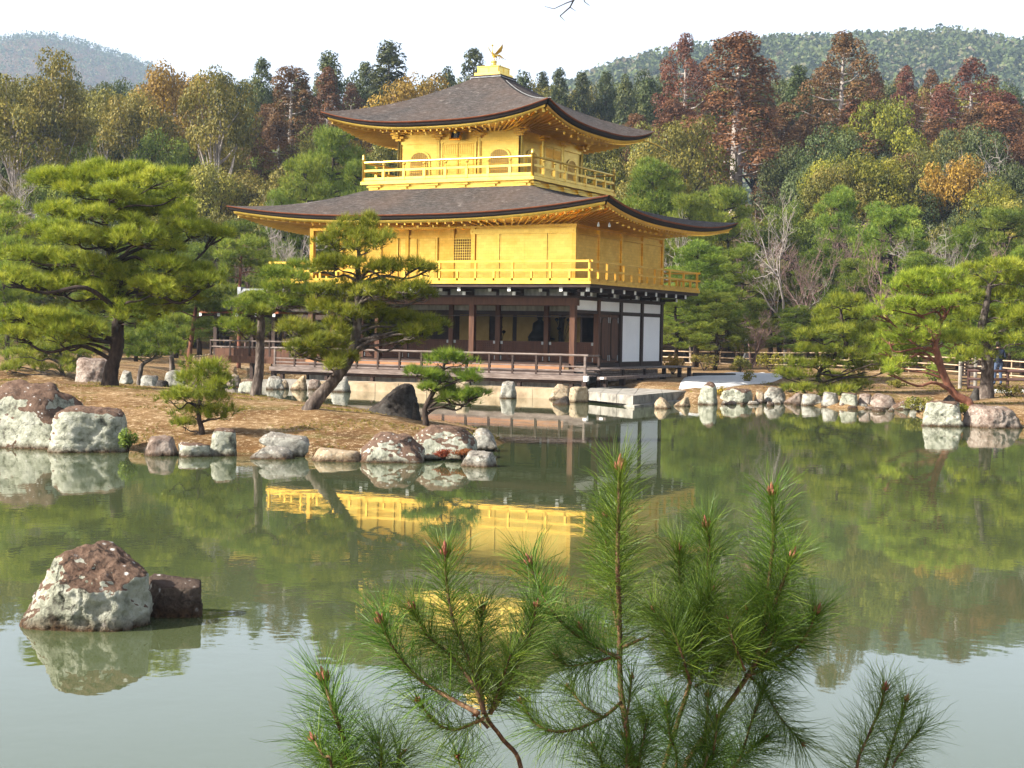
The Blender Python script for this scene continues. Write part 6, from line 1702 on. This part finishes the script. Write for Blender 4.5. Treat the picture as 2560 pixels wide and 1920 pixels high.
# slatted bamboo screen between pale posts
sc_ = on_z(2418, 970, .5); scr = thing('bamboo_screen', 'small weathered slatted screen between two pale posts', 'screen', (sc_[0], sc_[1], .45))
def scr_pt(u, v=0): return np.array([sc_[0], sc_[1]]) + RT[:2] * u + FH[:2] * v
for u in (-.28, .30):
    q = scr_pt(u); MB().tube([(q[0], q[1], .3), (q[0], q[1], 1.75)], .07, 8).build('post', MAT['pale_stone'], scr)
for k in range(9):
    z = .62 + k * .12
    a = scr_pt(-.22, .04); b = scr_pt(.24, .04); MB().beam((a[0], a[1], z), (b[0], b[1], z + (.02 if k % 2 else -.015)), .03, .075).build('slat', MAT['wood_grey'], scr)

# ------------------------------------------------------------------ visitors on the paths
def person(label, px, D, face, mats, pose, hat=None, bag=False, h=1.66):
    """mats: jacket, trousers; face: heading in radians in camera terms (0 looks to the right)"""
    p = at_d(px, 860, D); z0 = gz(p[0], p[1])
    root = thing('person', label, 'person', (p[0], p[1], z0))
    s = h / 1.70
    J = {'pel': (0, 0, .92), 'sp': (.01, 0, 1.12), 'ch': (.01, 0, 1.32), 'nk': (.02, 0, 1.46), 'hd0': (.035, 0, 1.54), 'hd': (.045, 0, 1.64)}
    st = pose.get('step', .12); el = pose.get('elbow', .25)
    verts = [('pel', J['pel'], .155), ('sp', J['sp'], .145), ('ch', J['ch'], .16), ('nk', J['nk'], .062), ('hd0', J['hd0'], .085), ('hd', J['hd'], .088)]
    edges = [('pel', 'sp'), ('sp', 'ch'), ('ch', 'nk'), ('nk', 'hd0'), ('hd0', 'hd')]
    for sg, nm in ((1, 'l'), (-1, 'r')):
        f = st * sg
        verts += [('hip' + nm, (0, .09 * sg, .86), .105), ('kn' + nm, (f * .6 + .02, .095 * sg, .48), .075), ('an' + nm, (f, .10 * sg, .09), .05), ('to' + nm, (f + .16, .115 * sg, .035), .04),
                  ('sh' + nm, (.0, .19 * sg, 1.38), .075), ('eb' + nm, (-.05 + .04 * sg * (st > 0), .25 * sg, 1.12), .055), ('wr' + nm, (el, .22 * sg, .98 + (.12 if el > .2 else -.1)), .036), ('ha' + nm, (el + .09, .20 * sg, .98 + (.13 if el > .2 else -.14)), .040)]
        edges += [('pel', 'hip' + nm), ('hip' + nm, 'kn' + nm), ('kn' + nm, 'an' + nm), ('an' + nm, 'to' + nm), ('ch', 'sh' + nm), ('sh' + nm, 'eb' + nm), ('eb' + nm, 'wr' + nm), ('wr' + nm, 'ha' + nm)]
    idx = {v[0]: i for i, v in enumerate(verts)}
    me = bpy.data.meshes.new('body_skeleton')
    me.from_pydata([tuple(c * s for c in v[1]) for v in verts], [(idx[a], idx[b]) for a, b in edges], [])
    tmp = bpy.data.objects.new('tmp', me); COL.objects.link(tmp)
    sk = tmp.modifiers.new('skin', 'SKIN'); sb = tmp.modifiers.new('sub', 'SUBSURF'); sb.levels = 2; sb.render_levels = 2
    for i, v in enumerate(verts):
        d = me.skin_vertices[0].data[i]; r = v[2] * s
        d.radius = (r * (.78 if v[0] in ('pel', 'sp', 'ch') else 1), r * (1.15 if v[0] in ('pel', 'sp', 'ch') else 1)); d.use_root = (i == 0)
    bpy.context.view_layer.update()
    m2 = bpy.data.meshes.new_from_object(tmp.evaluated_get(bpy.context.evaluated_depsgraph_get()))
    bpy.data.objects.remove(tmp)
    m2.materials.clear()
    for m in (mats[0], mats[1], 'skin', 'cloth_black'): m2.materials.append(MAT[m])
    for pl in m2.polygons:
        c = pl.center / s
        pl.material_index = 3 if c.z < .10 else 2 if c.z > 1.49 or (c.z > .8 and c.x > el + .03 and abs(c.y) > .12) else 1 if c.z < .90 and abs(c.y) < .2 and c.x < .35 else 0
        pl.use_smooth = True
    W = Matrix.Translation((p[0], p[1], z0)) @ Matrix.Rotation(YAW + face, 4, 'Z')
    m2.transform(W)
    link('body', m2, None, root)
    def cap(mb, name, mat):
        q = mb.mesh(name, True); q.transform(W); link(name, q, MAT[mat], root)
    cap(MB().lathe((.03 * s, 0, 1.60 * s), [(.100 * s, -.05 * s), (.108 * s, .02), (.10 * s, .09 * s), (.06 * s, .145 * s), (.01, .16 * s)], 14), 'hair' if not hat else 'hat', hat or 'hair')
    if bag:
        b_ = MB().box(-.02, .22, .22, .36, .82, 1.04); cap(b_, 'shoulder_bag', 'cloth_black')
        cap(MB().tube([(.10, .30, 1.04), (.06, .24, 1.36), (.02, .05, 1.46), (-.04, -.14, 1.30)], .014, 6), 'bag_strap', 'cloth_black')
person('person in white cap, dark jacket and grey trousers walking behind the bamboo fence', 1866, 91.5, R_(170), ('cloth_black', 'cloth_grey'), {'step': .22, 'elbow': .3}, 'cloth_white')
person('person in black clothes half hidden by shrubs behind the bamboo fence', 1795, 92, R_(200), ('cloth_black', 'cloth_black'), {'step': .1, 'elbow': .2})
person('person in navy jacket and jeans with a black shoulder bag near the dark rail', 2497, 61, R_(100), ('cloth_navy', 'cloth_jeans'), {'step': .08, 'elbow': .28}, None, True, 1.70)
person('person in blue jacket seen through the fishing pavilion', 632, 84, R_(20), ('cloth_blue', 'cloth_black'), {'step': .1, 'elbow': .2})
person('person in pale jacket hidden behind the layered pine', 2136, 86, R_(180), ('cloth_white', 'cloth_black'), {'step': .1, 'elbow': .2})

# ------------------------------------------------------------------ young pines right in front of the camera
def shoot_conv(u, v): return (640 + .7957 * u, 1080 + .7957 * v)
def needles_along(pts, L0, dens, nl, nw, rg, t0=.0):
    """long curved needles pointing forwards along a shoot; pts runs from base to tip"""
    P = np.array(pts); seg = np.linalg.norm(np.diff(P, axis=0), axis=1); cum = np.concatenate([[0], np.cumsum(seg)]); tot = cum[-1]
    a0 = max(tot - L0, 0)
    n = int(dens * (tot - a0))
    s = a0 + (tot - a0) * rg.uniform(0, 1, n) ** .85
    i = np.clip(np.searchsorted(cum, s) - 1, 0, len(seg) - 1)
    f = ((s - cum[i]) / seg[i])[:, None]
    p = P[i] * (1 - f) + P[i + 1] * f
    ax = unit(P[i + 1] - P[i])
    sd = unit(np.cross(ax, rg.normal(size=(n, 3))))
    rel = (s - a0) / max(tot - a0, 1e-6)
    ang = (R_(68) - R_(38) * rel ** 2 + rg.normal(size=n) * R_(11))[:, None]
    d0 = ax * np.cos(ang) + sd * np.sin(ang)
    ln = (nl * rg.uniform(.7, 1.15, n))[:, None]
    d1 = unit(d0 + sd * .12 + rg.normal(size=(n, 3)) * .24 + np.array([0, 0, -.10]))
    d2 = unit(d1 + rg.normal(size=(n, 3)) * .26 + np.array([0, 0, -.10]))
    w = unit(np.cross(d0, rg.normal(size=(n, 3)))) * nw / 2
    q0 = p; q1 = p + d0 * ln * .4; q2 = q1 + d1 * ln * .35; q3 = q2 + d2 * ln * .25
    A = np.stack([q0 - w, q0 + w, q1 + w, q1 - w], 1); Bq = np.stack([q1 - w, q1 + w, q2 + w * .8, q2 - w * .8], 1); Cq = np.stack([q2 - w * .8, q2 + w * .8, q3 + w * .2, q3 - w * .2], 1)
    V = np.concatenate([A, Bq, Cq], 1).reshape(-1, 3)
    return V, np.repeat(np.clip(rg.normal(.5, .22, n), 0, 1), 12)
def bud_mesh(p, d, s, rr):
    d = Vector(d).normalized(); mb = MB()
    a = d.orthogonal().normalized(); b = d.cross(a)
    prof = [(0, .25), (.18, .75), (.42, 1.0), (.7, .72), (1.0, .12)]
    for k in range(5):
        if k == 0: o = Vector((0, 0, 0)); L = s * 2.3; r = s * .42; dd = d
        else:
            an = k * 1.57 + rr.uniform(-.3, .3); sd = a * math.cos(an) + b * math.sin(an)
            o = sd * s * .36; L = s * rr.uniform(1.2, 1.8); r = s * .30; dd = (d + sd * .28).normalized()
        q = Vector(p) + o
        mb.tube([q + dd * (L * t) for t, _ in prof], [r * x for _, x in prof], 7)
    return mb
def sapling(label, shoots, seed, rootpx, D0):
    rg = np.random.RandomState(seed); rr = random.Random(seed)
    rp = at_d(rootpx, 1500, D0); zr = gz(rp[0], rp[1])
    t = thing('pine_sapling', label, 'sapling', (rp[0], rp[1], zr))
    for (D, pts, r, L0, bud, dens) in shoots:
        W = []
        m = len(pts)
        for i, (u, v) in enumerate(pts):             # listed tip first
            x, y = shoot_conv(u, v)
            W.append(at_d(x, y, D + (.10 * math.sin(i * 1.3 + D * 9)) * (i / m)))
        W = W[::-1]
        if pts[-1][1] >= 1040:                       # stem leaves the picture: carry it down to the soil
            W = [np.array([rp[0] + rr.uniform(-.12, .12), rp[1] + rr.uniform(-.12, .12), zr - .05]), W[0] * .5 + np.array([rp[0], rp[1], zr]) * .5] + W
        sp_, sr = spline(W, [r * (1 - .55 * i / (len(W) - 1)) for i in range(len(W))], 6)
        MB().tube(sp_, sr, 8, jitter=.12, rng=rr).build('shoot', MAT['bark_shoot'], t, smooth=True)
        V, T = needles_along(sp_, L0, dens * 1.1, .150, .0015, rg)
        link('needles', np_mesh('needles', V, 4, T), MAT['needle_near'], t, kind='stuff')
        if bud:
            d = np.array(sp_[-1]) - np.array(sp_[-3])
            bud_mesh(sp_[-1], d, .0175 * bud, rr).build('bud', MAT['bud'], t, smooth=True)
    return t
DN = 1500
main = [
    (4.6, [(1143, 120), (1138, 300), (1137, 450), (1143, 620), (1145, 800), (1172, 980), (1182, 1056)], .0125, .62, 1.25, DN),
    (4.8, [(1622, 200), (1626, 330), (1612, 470), (1590, 640), (1560, 740), (1480, 860), (1400, 970), (1345, 1056)], .011, .42, 1.1, DN),
    (4.9, [(1416, 300), (1425, 370), (1412, 490), (1385, 640), (1368, 770), (1322, 920), (1280, 1056)], .010, .40, 1.1, DN),
    (4.75, [(1683, 395), (1660, 460), (1622, 560), (1575, 690)], .007, .34, .95, DN), (4.8, [(1760, 570), (1728, 640), (1668, 705), (1585, 750), (1540, 765)], .007, .34, .95, DN), (4.95, [(1330, 372), (1332, 480), (1345, 620), (1368, 760)], .006, .34, .75, DN),
    (4.7, [(1432, 500), (1405, 580), (1380, 680), (1366, 770)], .005, .30, .55, DN), (4.85, [(1095, 270), (1100, 360), (1110, 470), (1135, 620)], .005, .30, .7, DN),
    (4.45, [(862, 418), (890, 490), (935, 570), (1010, 640), (1100, 690), (1142, 705)], .006, .34, .95, DN * .8), (4.4, [(1023, 620), (1042, 655), (1095, 690), (1142, 710)], .005, .22, .7, DN * .8), (4.4, [(950, 712), (985, 735), (1060, 722), (1140, 705)], .005, .22, .6, DN * .8),
    (4.5, [(840, 855), (872, 910), (932, 940), (1012, 932), (1092, 895), (1146, 850)], .006, .34, .7, DN * .8), (4.55, [(982, 800), (1030, 860), (1090, 895)], .005, .24, .4, DN * .7), (4.5, [(1180, 775), (1172, 850), (1158, 930)], .005, .22, .5, DN * .7),
    (4.7, [(1420, 835), (1418, 900), (1405, 965)], .006, .26, .8, DN * .8), (4.5, [(1163, 965), (1165, 1056)], .008, .20, 1.0, DN), (4.6, [(1410, 985), (1406, 1056)], .008, .22, 1.0, DN), (4.85, [(1714, 975), (1650, 900), (1600, 820), (1550, 765)], .005, .30, .5, DN * .8),
    (4.8, [(1600, 800), (1560, 900), (1530, 1000), (1500, 1056)], .006, .36, 0, DN * .7), (4.7, [(1290, 860), (1300, 950), (1320, 1056)], .006, .34, .5, DN * .9), (4.6, [(1060, 985), (1090, 1056)], .006, .22, .5, DN), (4.75, [(1480, 700), (1440, 760), (1380, 800)], .005, .28, .4, DN), (4.85, [(1540, 560), (1545, 640), (1550, 730)], .005, .30, .5, DN),
    (4.7, [(1235, 640), (1190, 660), (1145, 680)], .006, .05, 0, 300), (4.75, [(1250, 560), (1300, 660), (1360, 780)], .005, .30, .5, DN), (4.9, [(1700, 640), (1640, 690), (1580, 740)], .005, .26, .5, DN),
    (4.65, [(1480, 590), (1500, 660), (1535, 750)], .005, .30, .5, DN), (4.7, [(1390, 560), (1400, 650), (1375, 760)], .005, .30, 0, DN), (4.9, [(1570, 500), (1575, 600), (1565, 720)], .005, .32, 0, DN), (4.75, [(1640, 600), (1610, 680), (1560, 750)], .005, .28, 0, DN),
    (4.6, [(1300, 600), (1335, 690), (1366, 790)], .005, .30, 0, DN), (4.6, [(1450, 900), (1440, 980), (1420, 1056)], .006, .30, .5, DN), (4.55, [(1230, 900), (1215, 980), (1200, 1056)], .006, .30, 0, DN), (4.85, [(1600, 960), (1540, 1010), (1500, 1056)], .005, .28, .4, DN)]
sapling('young pine with red-brown buds and a tall central shoot, close to the water', [(a, b, c, d, e, f * 1.25) for a, b, c, d, e, f in main], 301, 1560, 4.7)
left = [
    (4.25, [(594, 385), (600, 480), (622, 600), (690, 770), (722, 890), (775, 965), (832, 1056)], .0075, .36, 1.05, DN), (4.2, [(494, 560), (540, 640), (620, 712), (685, 800), (718, 885)], .007, .34, .95, DN), (4.15, [(393, 600), (432, 680), (505, 770), (600, 830), (700, 885)], .007, .34, .95, DN),
    (4.3, [(710, 560), (706, 650), (705, 770), (716, 885)], .007, .32, .8, DN), (4.3, [(880, 550), (850, 660), (792, 790), (735, 885)], .007, .34, .7, DN), (4.2, [(513, 848), (560, 910), (625, 935), (715, 900)], .005, .26, .6, DN * .8), (4.2, [(690, 890), (705, 905), (730, 930)], .005, .05, .6, 300),
    (4.3, [(632, 1020), (645, 1056)], .006, .18, .6, DN), (4.2, [(800, 700), (770, 790), (735, 880)], .005, .28, 0, DN)]
sapling('young pine branching like a fan from one bare stem', left, 302, 1330, 4.3)
lowl = [(3.9, [(216, 785), (236, 860), (266, 940), (292, 1056)], .008, .40, 1.1, DN * 1.1), (3.85, [(184, 970), (212, 1020), (240, 1056)], .006, .24, .8, DN), (3.95, [(262, 1010), (286, 1056)], .006, .2, .8, DN), (4.0, [(462, 1005), (440, 1056)], .006, .22, .5, DN), (3.95, [(380, 960), (390, 1056)], .006, .24, 0, DN)]
sapling('small pine shoot with one tall bud and a bushy foot', lowl, 303, 860, 4.0)
rgt = [(5.0, [(1975, 810), (1960, 870), (1922, 960), (1888, 1056)], .007, .40, .9, DN * .85), (5.1, [(2043, 845), (2020, 920), (1976, 1056)], .007, .36, .7, DN * .85), (5.0, [(2090, 930), (2040, 990), (2000, 1056)], .005, .26, 0, DN * .7)]
sapling('loose pale pine shoots standing apart from the bushy ones', rgt, 304, 2160, 5.05)

# ------------------------------------------------------------------ twig hanging into the sky
tw = thing('overhanging_twig', 'bare twig of an overhanging tree against the sky', 'twig', tuple(at_d(1440, -120, 9.0)))
mb = MB()
for pl, r in (([(1520, -260), (1480, -120), (1450, -30), (1425, 18), (1400, 40)], .008), ([(1450, -30), (1462, 5), (1474, 14)], .004), ([(1436, 0), (1415, 8), (1385, 22), (1362, 16)], .004), ([(1425, 18), (1440, 28)], .003), ([(1400, 40), (1412, 52)], .003), ([(1440, -15), (1420, -2), (1400, 0)], .003)):
    w_ = [at_d(x, y, 9.0 + .002 * abs(x - 1440)) for x, y in pl]
    MB().tube(w_, [r * (1 - .6 * i / (len(w_) - 1)) for i in range(len(w_))], 5).build('twig', MAT['bark_dark'], tw)

# ------------------------------------------------------------------ haze
hz = NT('valley_haze')
vol = hz.n('ShaderNodeVolumePrincipled')
vol.inputs['Color'].default_value = (0.58, 0.76, 1.0, 1)
vol.inputs['Density'].default_value = 0.00021
hz.l(vol.outputs[0], hz.out.inputs['Volume'])
q = [ld(-2400, -60), ld(2400, -60), ld(2400, 3000), ld(-2400, 3000)]
ho = MB().prism(q, -3.0, 420.0).build('haze', hz.m, kind='stuff')
ho['label'] = 'thin pale haze filling the whole valley'
